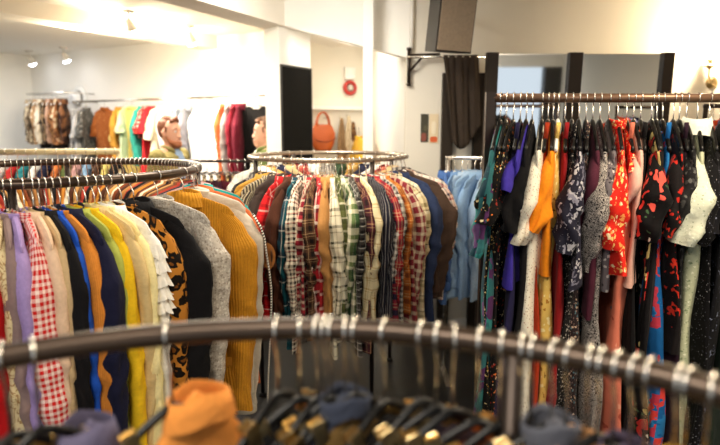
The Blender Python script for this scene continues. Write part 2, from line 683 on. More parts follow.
KIND = {
    'shirt': dict(name='long_sleeved_shirt', cat='shirt', L=0.68, ws=0.2, wh=0.235, t=0.02, sl=0.56, collar='shirt', r0=0.066, r1=0.045, cuff=True, amp=0.012),
    'jacket': dict(name='jacket', cat='jacket', L=0.66, ws=0.21, wh=0.235, t=0.03, sl=0.6, collar='coat', r0=0.078, r1=0.058, cuff=False, amp=0.008),
    'coat': dict(name='coat', cat='coat', L=0.95, ws=0.212, wh=0.26, t=0.03, sl=0.62, collar='coat', r0=0.08, r1=0.06, amp=0.012),
    'knit': dict(name='knitted_jumper', cat='jumper', L=0.64, ws=0.205, wh=0.225, t=0.027, sl=0.6, collar='band', r0=0.072, r1=0.05, cuff=True, amp=0.010),
    'blouse': dict(name='blouse', cat='blouse', L=0.64, ws=0.195, wh=0.23, t=0.02, sl=0.52, collar='shirt', r0=0.062, r1=0.048, cuff=True, amp=0.014),
    'tee': dict(name='short_sleeved_blouse', cat='blouse', L=0.55, ws=0.195, wh=0.22, t=0.018, sl=0.2, collar='band', r0=0.07, r1=0.075, out=0.02, tuck=-0.02, amp=0.014),
    'dress': dict(name='short_sleeved_dress', cat='dress', L=1.12, ws=0.19, wh=0.3, waist=0.86, t=0.02, sl=0.26, collar='band', r0=0.066, r1=0.08, out=0.02, tuck=-0.02, amp=0.02, k=22),
    'ldress': dict(name='long_sleeved_dress', cat='dress', L=1.15, ws=0.19, wh=0.3, waist=0.86, t=0.02, sl=0.5, collar='band', r0=0.06, r1=0.062, amp=0.02, k=22),
    'sdress': dict(name='sleeveless_dress', cat='dress', L=1.15, ws=0.15, wh=0.3, waist=0.95, t=0.02, sl=0, collar=None, amp=0.022, k=22, neck=0.03),
    'skirt': dict(name='skirt', cat='skirt', L=0.65, ws=0.15, wh=0.25, t=0.018, sl=0, collar=None, amp=0.02, k=30),
}


def garment(kind, label, mat, loc, rz, group=None, seed=0, **kw):
    sp = dict(KIND[kind])
    sp.update(kw)
    rg = random.Random(seed * 31 + 5)
    name = sp['name']
    t = thing(name, label, sp['cat'], loc, rz, group)
    body_mesh(sp, rg).build('body', mat, t)
    smat = sp.get('smat', mat)
    if sp['sl'] > 0:
        for side in (1, -1):
            sm, e = sleeve_mesh(sp, side, rg)
            so = sm.build('sleeve', smat, t)
            if sp.get('smat'):
                so['label'] = sp.get('slabel', 'sleeve in another cloth')
            if sp.get('cuff'):
                x, y, z, rw, ry = e
                qs = [(-0.004, 0.97), (0.0, 1.08), (0.02, 1.1), (0.045, 1.1), (0.05, 1.04), (0.046, 0.9)]
                MB().sweep([(x, y, z + 0.01 - d) for d, _ in qs], [(rw * f, ry * f) for _, f in qs], 16, cap=False).build('cuff', sp.get('cmat', smat), so)
            if sp.get('patch'):
                pz = -0.45
                g = MB()
                g.lathe([(0.0, 0.0), (0.03, 0.0), (0.038, -0.004), (0.04, -0.01)], 18, (side * (sp['ws'] + 0.03 + sp['r0'] * 0.78), 0, pz), 'x')
                v = np.array(g.v)
                v[:, 1] *= 0.9
                v[:, 2] = pz + (v[:, 2] - pz) * 1.7
                v[:, 0] = side * (sp['ws'] + 0.03 + sp['r0'] * 0.72 + (0.01 - np.abs(v[:, 1]) ** 2 * 12))
                g.v = [tuple(p) for p in v]
                g.build('elbow_patch', sp['patch'], so)['label'] = 'tan elbow patch'
            if sp.get('frill'):
                fb = MB()
                for k, dd in enumerate((0.03, 0.075, 0.12, 0.165, 0.21)):
                    nn_ = 72
                    ph = np.linspace(0, 2 * math.pi, nn_, endpoint=False)
                    cx_ = sp['ws'] - 0.015 + 0.012 * min(1, dd / .16)
                    cz_ = -sp.get('drop', 0.088) - sp.get('fall', 0.062) - dd - .02
                    rows_ = []
                    for f in np.linspace(0, 1, 5):
                        wv = 0.009 * f * np.sin(ph * 11 + k * 1.7)
                        rr_ = (0.046 + 0.02 * f + wv) * (0.75 + 0.25 * min(1, dd / .1))
                        rows_.append(np.stack([side * (cx_ + rr_ * np.cos(ph)), rr_ * 0.75 * np.sin(ph), cz_ - 0.045 * f + 0.006 * f * np.sin(ph * 7 + k)], 1))
                    fb.grid(np.array(rows_), np.tile(np.linspace(0, .4, nn_ + 1), (5, 1)), np.tile(np.linspace(0, .05, 5)[:, None], (1, nn_ + 1)))
                fb.build('frill', mat, so)
            if sp.get('strip'):
                m = []
                for q in np.linspace(0.02, 0.98, 22):
                    m.append((side * (sp['ws'] - 0.05 + 0.05 * sstep(q, 0, .1) + 0.03 * sstep(q, .05, .4) - .02 * sstep(q, .4, 1) + sp['r0'] * (0.95 - 0.2 * q)), 0, -0.165 - 0.03 * sstep(q, 0, .12) - sp['sl'] * q))
                MB().sweep(m, [(0.004, 0.014)] * 22, 8).build('sleeve_trim', sp['strip'], so)['label'] = 'black and white trim'
    if sp.get('collar'):
        collar_mesh(sp).build('collar', sp.get('colmat', mat), t)
    if sp['name'] == 'sleeveless_dress':
        for s in (1, -1):
            MB().sweep([(s * 0.1, 0.004, -0.09), (s * 0.103, 0.003, -0.11), (s * 0.11, 0, -0.15)], [(0.014, 0.008)] * 3, 8).build('shoulder_strap', mat, t)
    if sp.get('buttons'):
        g = bpy.data.meshes.get('button_disc') or MB().lathe([(0.0, 0.004), (0.009, 0.004), (0.011, 0.0), (0.0, -0.002)], 12, (0, 0, 0), 'y').mesh('button_disc', solid('button_plastic', '#efe6d4', 0.3))
        sg = sp.get('front', 1)
        for i in range(sp['buttons']):
            o = link('button', g, t)
            o.location = (0, sg * (sp['t'] + 0.017), -0.2 - i * 0.085)
    if sp.get('ruffle'):
        ruffle_mesh(sp, rg).build('ruffle', mat, t)
    if sp.get('belt'):
        z = -0.1 - sp['belt']
        MB().sweep([(0, 0, z + 0.02), (0, 0, z - 0.02)], [(sp['ws'] * 1.02, sp['t'] * 1.9)] * 2, 24, cap=False).build('waistband', sp['bmat'], t)
    return t


def trousers(label, mat, loc, rz, group=None, seed=0, L=0.95, w=0.17, drop=0.17):
    """a pair hung by the waist: waistband and two legs"""
    rg = random.Random(seed)
    t = thing('trousers', label, 'trousers', loc, rz, group)
    b = MB()
    zs = np.linspace(0, 0.26, 7)
    b.sweep([(0, 0, -drop - z) for z in zs], [(w + 0.03 * (z / 0.26), 0.016 + 0.02 * (z / .26)) for z in zs], 24, cap=False)
    b.build('seat', mat, t)
    for s in (-1, 1):
        q = np.linspace(0, 1, 14)
        MB().sweep([(s * (0.095 + 0.01 * math.sin(v * 4)), 0.006 * math.sin(v * 7 + rg.random() * 5), -drop - 0.2 - v * (L - 0.2)) for v in q],
                   [(0.104 - 0.025 * v, 0.034 - 0.012 * v) for v in q], 16, cap=True).build('trouser_leg', mat, t)
    MB().sweep([(0, 0, -drop + 0.012), (0, 0, -drop - 0.03)], [(w * 1.02, 0.02)] * 2, 24, cap=False).build('waistband', mat, t)
    return t


# ------------------------------------------------------------------ racks
def ring_rack(label, c, Rr, z, rad, base=True, legs=4, leg0=45, mat=None):
    t = thing('round_clothes_rack', label, 'clothes rack', (c[0], c[1], 0))
    a = np.linspace(0, 2 * math.pi, 96, endpoint=False)
    MB().sweep([(Rr * math.cos(x), Rr * math.sin(x), z) for x in a], rad, 14, (0, 0, 1), closed=True).build('rail', mat or M_RAIL, t)
    for k in range(legs):
        x = R(leg0) + k * 2 * math.pi / legs
        p = (Rr * math.cos(x), Rr * math.sin(x))
        MB().sweep([(p[0], p[1], 0.012), (p[0], p[1], z)], 0.0125, 12).build('leg', M_RAILDK, t)
        MB().lathe([(0.02, 0.0), (0.024, 0.004), (0.022, 0.018), (0.014, 0.024)], 14, (p[0], p[1], 0)).build('foot', M_BLKPL, t)
    if base:
        MB().sweep([(Rr * math.cos(x), Rr * math.sin(x), 0.2) for x in a], 0.009, 8, (0, 0, 1), closed=True).build('base_ring', M_RAILDK, t)
    return t


RACKS = {}
seedc = [0]


def ring_item(c, Rr, z, rail, th, kind, short, mat, where, hk='black', group=None, hgroup=None, jit=2.0, hkw=None, tw=0.0, **kw):
    """a garment and its hanger on a round rail; the hanger plane is radial"""
    seedc[0] += 1
    a = R(th)
    loc = (c[0] + Rr * math.cos(a), c[1] + Rr * math.sin(a), z)
    rz = a + R(rnd.uniform(-jit, jit) + tw)
    hkw = dict(hkw or {})
    hkw.setdefault('half', 0.15 if kw.get('ws', KIND[kind]['ws']) < .195 else 0.162)
    hanger(hk, rail, loc, rz, short + ' ' + where, hgroup, **hkw)
    for k in ('drop', 'fall'):
        if k in hkw:
            kw.setdefault(k, hkw[k])
    return garment(kind, short + ' ' + where, mat, loc, rz, group, seedc[0], **kw)


def theta_for(px, c, Ro, zz, lo, hi):
    """the angle on a ring at which its point shows at px (px grows from lo to hi)"""
    def f(t):
        a = R(t)
        return px_of(c[0] + Ro * math.cos(a), c[1] + Ro * math.sin(a), zz)
    for _ in range(40):
        m = (lo + hi) / 2
        if f(m) < px:
            lo = m
        else:
            hi = m
    return (lo + hi) / 2



# ================================================================== the room
H = 2.57
E1, E2 = np.array((0.866, -0.5)), np.array((0.5, 0.866))
W0 = np.array((-0.97, 6.04))
CORN = W0 - 4.27 * E1
WEND = W0 + 0.4 * E1
LEND = CORN - 3.0 * E2


def wall_seg(name, a, b, out, mat, z0=0.0, z1=H, th=0.14):
    a, b, out = np.array(a, float), np.array(b, float), np.array(out, float)
    return struct(name, MB().prism([a, b, b + out * th, a + out * th], z0, z1), mat)


floor = MB().box((-6.5, -2.9, -0.06), (3.9, 9.2, 0.0))
struct('floor', floor, floor_mat())
struct('ceiling', MB().box((-6.5, -2.9, H), (3.9, 9.2, H + 0.1)), M_CEIL)
wall_seg('wall_back', CORN, WEND, E2, M_WALL)
wall_seg('wall_alcove', WEND, (0.13, 6.2), (0, 1), M_WALLB)
wall_seg('wall_return', (0.34, 4.39), (0.13, 6.2), (1, 0), M_WALL)
wall_seg('wall_mirrors', (0.34, 4.25), (3.6, 4.25), (0, 1), M_WALLB)
wall_seg('wall_right', (3.6, -2.6), (3.6, 4.25), (1, 0), M_WALLB)
wall_seg('wall_side', (-6.17, -2.6), LEND, (-1, 0), M_WALL)
# left wall with its window
wo = -E1
k0, k1 = 0.52, 2.5
pk = lambda k: CORN - k * E2
b = MB()
for (ka, kb, za, zb) in ((0, k0, 0, H), (k1, 3.0, 0, H), (k0, k1, 0, 0.75), (k0, k1, 2.35, H)):
    b.prism([pk(ka), pk(kb), pk(kb) + wo * 0.14, pk(ka) + wo * 0.14], za, zb)
struct('wall_left', b, M_WALL)
win = MB()
for ka in (k0, 1.49, k1 - 0.05):
    win.prism([pk(ka) + wo * 0.03, pk(ka + 0.05) + wo * 0.03, pk(ka + 0.05) + wo * 0.09, pk(ka) + wo * 0.09], 0.75, 2.35)
for za in (0.75, 2.3):
    win.prism([pk(k0) + wo * 0.03, pk(k1) + wo * 0.03, pk(k1) + wo * 0.09, pk(k0) + wo * 0.09], za, za + 0.05)
wobj = struct('window_1', win, M_WHTPL)
gm = NT('window_glass')
gm.b.inputs['Base Color'].default_value = (1, 1, 1, 1)
gm.b.inputs['Roughness'].default_value = 0.0
gm.b.inputs['Transmission Weight'].default_value = 1.0
gm.b.inputs['IOR'].default_value = 1.01
MB().prism([pk(k0) + wo * 0.055, pk(k1) + wo * 0.055, pk(k1) + wo * 0.06, pk(k0) + wo * 0.06], 0.78, 2.33).build('pane', gm.m, wobj, False)
# unseen shop front behind the camera; dark piers added to reflect in the mirrors
b = MB()
M_PIER = solid('dark_reflection_pier', '#2a2622', 0.5)
for x in (-6.17, -3.6, -1.2, 0.75, 1.35, 3.3):
    b.box((x, -2.76, 0.35), (x + 0.3, -2.58, 2.3))
struct('trim_10', b, M_PIER)
b = MB()
b.box((-6.17, -2.74, 0), (3.6, -2.6, 0.35))
b.box((-6.17, -2.74, 2.3), (3.6, -2.6, H))
struct('wall_front', b, M_WALL)


def beam(name, p, d, l0, l1, w, z0, z1=H):
    p, d = np.array(p), np.array(d) / np.linalg.norm(d)
    nrm = np.array((-d[1], d[0]))
    return struct(name, MB().prism([p + d * l0, p + d * l1, p + d * l1 + nrm * w, p + d * l0 + nrm * w], z0, z1), M_BEAM)


beam('trim_1', (-0.59, 4.6), (0.42, 0.907), -6.5, 1.25, 0.24, 2.375)
beam('trim_2', (-2.75, 4.28), (0.49, 0.87), -3.0, 2.55, 0.26, 2.44)
# sloping white bulkhead over the way through
a, c = np.array((-0.59, 4.6)), np.array((0.36, 4.22))
n = np.array((0.37, 0.93)) * 0.42
struct('trim_3', MB().prism([a, c, c + n, a + n], [2.375, 2.085, 2.085, 2.375], H), M_WALL)
# white post
struct('trim_4', MB().prism([(0.022, 4.12), (0.092, 4.12), (0.092, 4.2), (0.022, 4.2)], 0, H), M_WALL)
# pillar that carries the black board
A_, B_, D_ = np.array((-0.64, 4.6)), np.array((-0.424, 4.95)), np.array((-0.785, 4.76))
struct('trim_5', MB().prism([A_, B_, B_ + (D_ - A_), D_], 0, 2.375), M_WALL)
ab = (B_ - A_) / np.linalg.norm(B_ - A_)
nn = np.array((ab[1], -ab[0]))
t = thing('blackboard', 'tall plain black board fixed to the white pillar', 'board', (A_[0], A_[1], 0))
P0 = np.array((0.0, 0.0))
L_ = np.linalg.norm(B_ - A_)
MB().prism([P0 + ab * 0.012, P0 + ab * (L_ - 0.012), P0 + ab * (L_ - 0.012) + nn * 0.012, P0 + ab * 0.012 + nn * 0.012], 0.75, 2.07).build('panel', solid('matt_black_board', '#0f0d0a', 0.7, spec=.08), t, False)
e = MB()
for za, zb in ((0.735, 0.75), (2.07, 2.085)):
    e.prism([P0 + ab * 0.002, P0 + ab * (L_ - 0.002), P0 + ab * (L_ - 0.002) + nn * 0.016, P0 + ab * 0.002 + nn * 0.016], za, zb)
for q in (0.002, L_ - 0.012):
    e.prism([P0 + ab * q, P0 + ab * (q + 0.01), P0 + ab * (q + 0.01) + nn * 0.016, P0 + ab * q + nn * 0.016], 0.75, 2.07)
e.build('board_frame', solid('black_wood_edge', '#1c1814', 0.5), t, False)
# ledge along the alcove wall
ledge = MB()
zl = at(340, 109, 6.1).z
la, lb = WEND + np.array((0.02, -0.001)), np.array((0.128, 6.199))
ld = np.array((0, -0.07))
ledge.prism([la, lb, lb + ld, la + ld], zl - 0.012, zl + 0.025)
struct('trim_6', ledge, M_WALL)
# baseboards
bb = MB()
bb.prism([CORN, WEND, WEND - E2 * 0.015, CORN - E2 * 0.015], 0, 0.1)
struct('baseboard_back', bb, M_WALL)
bb = MB()
bb.box((0.34, 4.235, 0), (3.6, 4.25, 0.1))
struct('baseboard_mirrors', bb, M_WALL)


def ceil_pt(px, py, z=H):
    lo, hi = 1.0, 12.0
    for _ in range(50):
        m = (lo + hi) / 2
        if at(px, py, m).z > z:
            hi = m
        else:
            lo = m
    return at(px, py, lo)


# ------------------------------------------------------------------ lights
WARM = (1.0, 0.86, 0.66)


def area(name, loc, size, power, color=WARM, rot=(0, 0, 0), shape='SQUARE', size_y=None):
    d = bpy.data.lights.new(name, 'AREA')
    d.energy = power
    d.color = color
    d.size = size
    if size_y:
        d.shape = 'RECTANGLE'
        d.size_y = size_y
    o = bpy.data.objects.new(name, d)
    o.location = loc
    o.rotation_euler = rot
    col.objects.link(o)
    return o


def spot_lamp(name, loc, target, power, color=WARM, ang=100, r=0.04):
    d = bpy.data.lights.new(name, 'SPOT')
    d.energy = power
    d.color = color
    d.spot_size = R(ang)
    d.spot_blend = 0.6
    d.shadow_soft_size = r
    o = bpy.data.objects.new(name, d)
    o.location = loc
    o.rotation_euler = (Vector(target) - Vector(loc)).to_track_quat('-Z', 'Y').to_euler()
    col.objects.link(o)
    return o


M_BULB = solid('lamp_glow', '#fff3dc', 0.3, emit=14, emit_c='#fff0d2')
M_BULBC = solid('cool_lamp_glow', '#ffffff', 0.3, emit=10, emit_c='#f4f6ff')
M_LAMPW = solid('white_lamp_metal', '#d8d2c6', 0.4)
spots = [(128, 11, 'white ceiling spotlight above the white pillar end of the bright ceiling patch', 'w', (0.3, 0.5)),
         (189, 26, 'small white ceiling spotlight nearest the white pillar', 'w', (0.3, 0.6)),
         (63, 47, 'white ceiling spotlight over the back wall rail, third from the window', 'c', (0.2, 0.6)),
         (29, 51, 'white ceiling spotlight over the jackets, second from the window', 'c', (0.2, 0.6)),
         (7, 59, 'white ceiling spotlight closest to the window', 'c', (0.2, 0.6))]
spots[0] = (128, 11, 'white ceiling spotlight between the bright ceiling patch and the sloping beam', 'w', (0.3, 0.5))
for px, py, lab, kind, aim in spots:
    p = ceil_pt(px, py)
    t = thing('ceiling_spotlight', lab, 'spotlight', p, 0, 'ceiling spotlights')
    MB().lathe([(0.0, 0.0), (0.05, 0.0), (0.05, -0.014), (0.02, -0.022), (0.0, -0.022)], 18).build('ceiling_plate', M_LAMPW, t)
    MB().sweep([(0, 0, -0.02), (0, 0, -0.075)], 0.008, 8).build('stem', M_LAMPW, t)
    h = MB().lathe([(0.012, 0.03), (0.026, 0.02), (0.034, -0.02), (0.046, -0.065), (0.05, -0.075), (0.044, -0.07), (0.03, -0.03), (0.0, -0.02)], 20).build('lamp_head', M_LAMPW, t)
    h.location = (0, 0, -0.09)
    h.rotation_euler = (R(18), R(-14), 0)
    g = MB().lathe([(0.0, -0.035), (0.03, -0.045), (0.042, -0.062), (0.047, -0.08), (0.034, -0.098), (0.0, -0.106)], 18).build('bulb', M_BULB if kind == 'w' else M_BULBC, h)
p = ceil_pt(78, 13)
t = thing('ceiling_sensor', 'small round white dome fitting on the bright ceiling', 'ceiling fitting', p, 0)
MB().lathe([(0.0, 0.0), (0.055, 0.0), (0.056, -0.015), (0.05, -0.02), (0.0, -0.02)], 20).build('base', M_LAMPW, t)
MB().lathe([(0.045, -0.02), (0.04, -0.04), (0.025, -0.055), (0.0, -0.06)], 20).build('dome', M_LAMPW, t)

# ------------------------------------------------------------------ right rack
RY, RZ, RR = 2.1, at(600, 98, 2.1).z, 0.0165
x0 = at(490, 98, RY).x
x1 = 1.95
t = thing('straight_clothes_rack', 'dark brown metal clothes rack with a straight rail full of printed dresses', 'clothes rack', ((x0 + x1) / 2, RY, 0))
hx = (x1 - x0) / 2
MB().sweep([(-hx + 0.01, 0, RZ), (hx - 0.01, 0, RZ)], RR, 16).build('rail', solid('brown_rail_metal', '#7d5f4a', 0.34, 0.55, noise=.2, nscale=14), t)
for s in (-1, 1):
    pb = MB()
    pb.box((s * hx - 0.016, -0.016, 0.03), (s * hx + 0.016, 0.016, RZ + RR + 0.004))
    pb.build('post', M_RAILDK, t, False)
    MB().box((s * hx - 0.017, -0.27, 0.0), (s * hx + 0.017, 0.27, 0.032)).build('foot', M_RAILDK, t, False)
MB().box((-hx + 0.016, -0.014, 0.09), (hx - 0.016, 0.014, 0.118)).build('lower_bar', M_RAILDK, t, False)

WR = 'on the dress rack'
GD = 'dresses on the straight rack'
DR = [  # hook px, kind, short, material, extra, hanger
    (501, 'dress', 'teal and purple printed dress', floral('#2c5f62', ['#4d2a52', '#1f3c46', '#6b4c77', '#2f7a78'], 9, 0.55, .5), dict(L=1.2, sl=.42, r0=.055, r1=.055), 'black'),
    (507, 'dress', 'black dress with gold flecks', floral('#0e0c0b', ['#b8944f', '#d9c08a', '#7a5a2c'], 81, .28), dict(L=1.2, sl=.2, r0=.045, r1=.048), 'black'),
    (514, 'dress', 'black dress with tiny orange flowers', floral('#131110', ['#c86a2e', '#d7c9a0', '#8a2d22'], 64, .26), dict(L=1.2), 'black'),
    (521, 'sdress', 'dark indigo dress', plain('#23203f'), dict(L=1.2), 'black'),
    (527, 'tee', 'violet blue short top', plain('#3d3194'), dict(L=.5, sl=.12, r0=.042, r1=.05), 'black'),
    (533, 'dress', 'plain black dress with short sleeves', plain('#100f11'), dict(sl=.3, L=1.1), 'black'),
    (543, 'dress', 'cream dress with tiny brown specks', floral('#e7dfcb', ['#8d745c', '#a68c70', '#b98a74'], 120, .26), dict(sl=.36, r1=.07, L=1.12, r0=.07, sth=.6, swing=-.02), 'black'),
    (549, 'sdress', 'long brick red dress', plain('#a3361b'), dict(L=1.2), 'black'),
    (554, 'tee', 'bright orange top', plain('#ee8a1c'), dict(L=.45, sl=.3, r0=.052, r1=.052), 'black'),
    (559, 'sdress', 'long yellow dress with small flowers', floral('#e0ba62', ['#8f6a2a', '#f3dfa0', '#b0762c'], 40, .3), dict(L=1.18), 'white'),
    (566, 'sdress', 'deep red dress', plain('#8f1d20'), dict(L=.9), 'black'),
    (573, 'sdress', 'black dress with dense white specks', floral('#171516', ['#cfc6ba', '#9c8f86'], 101, .25), dict(L=1.15), 'black'),
    (580, 'dress', 'navy dress with large white flowers', floral('#23222f', ['#b9b6bb', '#6c6a7a', '#23222f', '#8a8896'], 24, .42, .8), dict(L=.48, sl=.4, r0=.07, r1=.072, sth=.66), 'black'),
    (587, 'sdress', 'long brown black ditsy flower dress', floral('#2a2122', ['#b59c86', '#8a6f66', '#4c6a72'], 89, .34), dict(L=1.2), 'black'),
    (594, 'blouse', 'dark maroon thin blouse', plain('#4c2230'), dict(L=.6, sl=.24, r0=.04, r1=.04), 'black'),
    (601, 'ldress', 'black dress with dense white scroll print', swirl('#b5aca4', '#262122', 40, .52), dict(sl=.5, r0=.078, r1=.07, L=1.2, sth=.75), 'black'),
    (610, 'tee', 'grey mottled short top', floral('#6c6467', ['#c7beb8', '#332d30'], 50, .3), dict(L=.5, sl=.14, r0=.04, r1=.045), 'black'),
    (619, 'dress', 'scarlet dress with pale yellow flowers', floral('#d4271c', ['#f3c873', '#f4dfae', '#ef9a52'], 52, .36, .3), dict(L=.44, sl=.38, r0=.074, r1=.075, ruffle=True, sth=.75, collar='band'), 'black'),
    (628, 'sdress', 'long salmon pink dress with faint sprigs', floral('#d1745c', ['#a84c3c', '#5c6e74', '#e39a80'], 14, .22), dict(L=1.2, t=.026), 'black'),
    (635, 'blouse', 'pale pink thin blouse', plain('#e3b2a0'), dict(L=.5, sl=.2, r0=.042, r1=.042), 'black'),
    (642, 'sdress', 'plain black sleeveless dress', plain('#141213'), dict(L=1.1), 'black'),
    (653, 'dress', 'black dress with huge red and cream blooms', floral('#121011', ['#dc3c34', '#121011', '#e0574a', '#d9c27c', '#f0e4cf'], 8.5, .46, .7, leaf='#3d5a3c', leaf_thr=.16), dict(L=1.15, sl=.34, r0=.078, r1=.074, sth=.75), 'black'),
    (658, 'dress', 'black short dress', plain('#181618'), dict(L=.9, sl=.16, r0=.04, r1=.045), 'black'),
    (664, 'sdress', 'long vivid blue dress with red flowers', floral('#1c5f9c', ['#d8413a', '#1c5f9c', '#2a78b2', '#c23b4e'], 12, .45, .6), dict(L=1.2, t=.026), 'black'),
    (675, 'dress', 'black dress with scarlet trailing flowers', floral('#171314', ['#d33423', '#b8281e', '#171314', '#171314'], 13, .4, .9), dict(L=.72, sl=.32), 'black'),
    (681, 'sdress', 'dark plum sleeveless dress', plain('#2c1a26'), dict(L=1.1), 'black'),
    (688, 'dress', 'black dress with grey lattice print', floral('#1a191a', ['#5c5b58', '#3a3938'], 50, .34), dict(L=1.1), 'black'),
    (699, 'dress', 'pale sage green dress with white collar', floral('#b9bd9d', ['#7c8a6a', '#dfe0ca', '#91a080'], 94, .3), dict(L=1.15, sl=.36, r0=.085, r1=.092, sth=.8, smat=floral('#d5d8c2', ['#98a487', '#eceedd'], 94, .26), slabel='paler sleeve', collar='coat', colmat=plain('#e6e7d8')), 'black'),
    (711, 'dress', 'black dress with fine white pin dots', floral('#0f0e10', ['#b7b6bd', '#6f7080'], 108, .16), dict(L=1.2, sl=.36), 'black'),
    (724, 'dress', 'black dress with blue grey splashes', floral('#101014', ['#8d93ab', '#4a4e63'], 34, .22, .6), dict(L=1.2, sl=.3), 'black'),
    (738, 'dress', 'dark green plain dress', plain('#1d2a22'), dict(L=1.1), 'black'),
    (752, 'dress', 'rust coloured plain dress', plain('#7a3a20'), dict(L=1.1), 'black'),
]
for i, (px, kind, short, mat, kw, hk) in enumerate(DR):
    x = at(px, 100, RY).x
    a = math.atan2(x, RY) + R(9 - 19 * min(1, max(0, (px - 515) / 100)) + rnd.uniform(-2.5, 2.5))
    rz = -math.pi / 2 - a
    loc = (x, RY, RZ)
    hanger(hk, RR, loc, rz, short + ' ' + WR, 'hangers on the straight dress rack', drop=0.086, fall=0.1, half=0.165)
    k2 = dict(drop=0.086, fall=0.112, cover=-0.004)
    if kind in ('dress', 'ldress', 'tee', 'blouse'):
        k2['collar'] = None
    k2.update(kw)
    k2['sl'] = k2.get('sl', KIND[kind]['sl']) * 0.72
    k2['flare'] = 1.5
    wide = any(w in short for w in ('cream dress', 'scroll', 'salmon', 'yellow dress', 'sage', 'ditsy', 'vivid'))
    k2['t'] = 0.03 if wide else 0.015
    k2['sway'] = .5
    k2['swing'] = -.075
    k2.setdefault('sth', 0.6)
    k2['sth'] *= .86
    k2['r1'] = k2.get('r1', KIND[kind].get('r1', .06)) * .78
    k2['crease'] = 1.3
    garment(kind, short + ' ' + WR, mat, loc, rz, GD, 100 + i, **k2)

# ------------------------------------------------------------------ left round rack
LC, LR = (-1.29, 2.30), 0.60
LZ = at(40, 186, 1.7).z
ring_rack('dark metal round clothes rack packed with colourful shirts and dresses at the left', LC, LR, LZ, 0.0165, leg0=20)
WL = 'on the left round rack'
GL = 'garments on the left round rack'
HL = 'hangers on the left round rack'
LF = [
    (-75, 'blouse', 'plain olive blouse', plain('#6e6a3a'), {}, 'black'),
    (-72, 'shirt', 'bright red shirt', plain('#b4161a'), dict(), 'black'),
    (-69.5, 'ldress', 'cream paisley dress', swirl('#d9c79a', '#a8875c', 12, .7), dict(r0=.05), 'black'),
    (-67.6, 'knit', 'mauve grey jumper', plain('#8c7672'), dict(t=.02, r0=.05, L=.8, sl=.7), 'black'),
    (-65.6, 'knit', 'lavender jumper', plain('#a08ac0'), dict(t=.022, r0=.062, L=.8, sl=.62), 'white'),
    (-62.6, 'ldress', 'red and white gingham blouse', gingham('#c9201f', '#f2d9cf', .02), dict(r0=.07, r1=.075, sl=.72, sth=.9, ruffle=True), 'black'),
    (-60.2, 'shirt', 'pale peach shirt', plain('#e2c1a2'), dict(L=.8, r0=.06), 'white'),
    (-58.6, 'shirt', 'beige shirt', plain('#c8ab80'), dict(L=.8, r0=.062), 'black'),
    (-56.8, 'jacket', 'black cotton jacket', plain('#161517'), dict(L=.85, r0=.066, t=.024), 'black'),
    (-55, 'shirt', 'cobalt blue shirt', plain('#1f4fb4'), dict(L=.85, r0=.062, sl=.62), 'white'),
    (-53, 'knit', 'ochre orange cardigan', plain('#d58535', cord=.006), dict(L=.85, t=.024, r0=.066, sl=.66), 'white'),
    (-50.6, 'coat', 'navy coat', plain('#1b1c33'), dict(L=.98, t=.026, r0=.08, sl=.7), 'black'),
    (-48.3, 'blouse', 'lime green blouse', plain('#a9b052'), dict(r0=.06), 'black'),
    (-45.8, 'ldress', 'bright yellow dress', plain('#ecc024'), dict(r0=.064, r1=.072, sl=.62, t=.026, L=1.2), 'black'),
    (-43.2, 'shirt', 'sand coloured shirt', plain('#d3b983'), dict(r0=.06, sl=.6, L=.8), 'black'),
    (-41.2, 'ldress', 'pale yellow cream dress', plain('#f0e2a6'), dict(r0=.066, sl=.66), 'white'),
    (-38.6, 'blouse', 'white ruffled blouse', plain('#f1ece2'), dict(frill=True, r0=.05, r1=.045, sl=.6, L=.8), 'white'),
    (-34.6, 'ldress', 'leopard print dress', leopard('#b5762c', '#6d4015', '#16100b', 26), dict(r0=.07, sl=.6), 'black'),
    (-30.2, 'coat', 'black wool coat', plain('#151416'), dict(t=.032, r0=.086, sl=.64), 'black'),
    (-22, 'knit', 'pale grey marl jumper', floral('#b7aea2', ['#d0c9bd', '#978d82'], 110, .45), dict(t=.03, r0=.082, sl=.66, L=.74), 'white'),
    (-9, 'jacket', 'mustard corduroy jacket', plain('#c08324', cord=.011, bump=.4), dict(L=.78, t=.04, r0=.086, r1=.066, sl=.66, amp=.014, wh=.25, belt=.66, bmat=plain('#a96f22')), 'black'),
    (2, 'knit', 'pale stone cardigan with patterned sleeve trim', plain('#cfc6b6'), dict(t=.034, r0=.084, sl=.72, L=.78, strip=stripes('#1a1817', '#efe8db', .012, .5, 1)), 'black'),
    (10, 'shirt', 'rust orange shirt', plain('#bf6238'), dict(), 'white'),
    (19, 'shirt', 'teal green shirt', plain('#1f8f8c'), dict(), 'white'),
    (25, 'blouse', 'dusty pink blouse', plain('#b98a86'), {}, 'white'),
    (31, 'shirt', 'charcoal shirt', plain('#35343a'), {}, 'white'),
]
for th, kind, short, mat, kw, hk in LF:
    kw = dict(kw)
    dense = -60.5 < th < -40
    kw.setdefault('t', 0.014 if dense else 0.02)
    if dense:
        kw['t'] = min(kw['t'], .018)
    kw.setdefault('sth', 0.5 if dense else 0.62)
    kw['sl'] = max(kw.get('sl', .6), .6) + rnd.uniform(.08, .16)
    kw['L'] = max(kw.get('L', .7), .86)
    kw['crease'] = 0.95
    kw['sway'] = .3 if dense else .7
    tw = 15 if th < -28 else (9 if th < -15 else 0)
    ring_item(LC, LR, LZ, 0.0165, th - tw * .3, kind, short, mat, WL, hk, GL, HL, jit=1.0, tw=tw, **kw)
BK = [('rust brown', '#7d3f22'), ('tan', '#b98a52'), ('dark chestnut', '#4b2a1c'), ('faded red', '#a23a2c'), ('cream', '#ddd0b4'), ('cocoa brown', '#6a4a33'), ('ochre', '#b5772f'), ('black', '#1a1718'), ('camel', '#a5713f')]
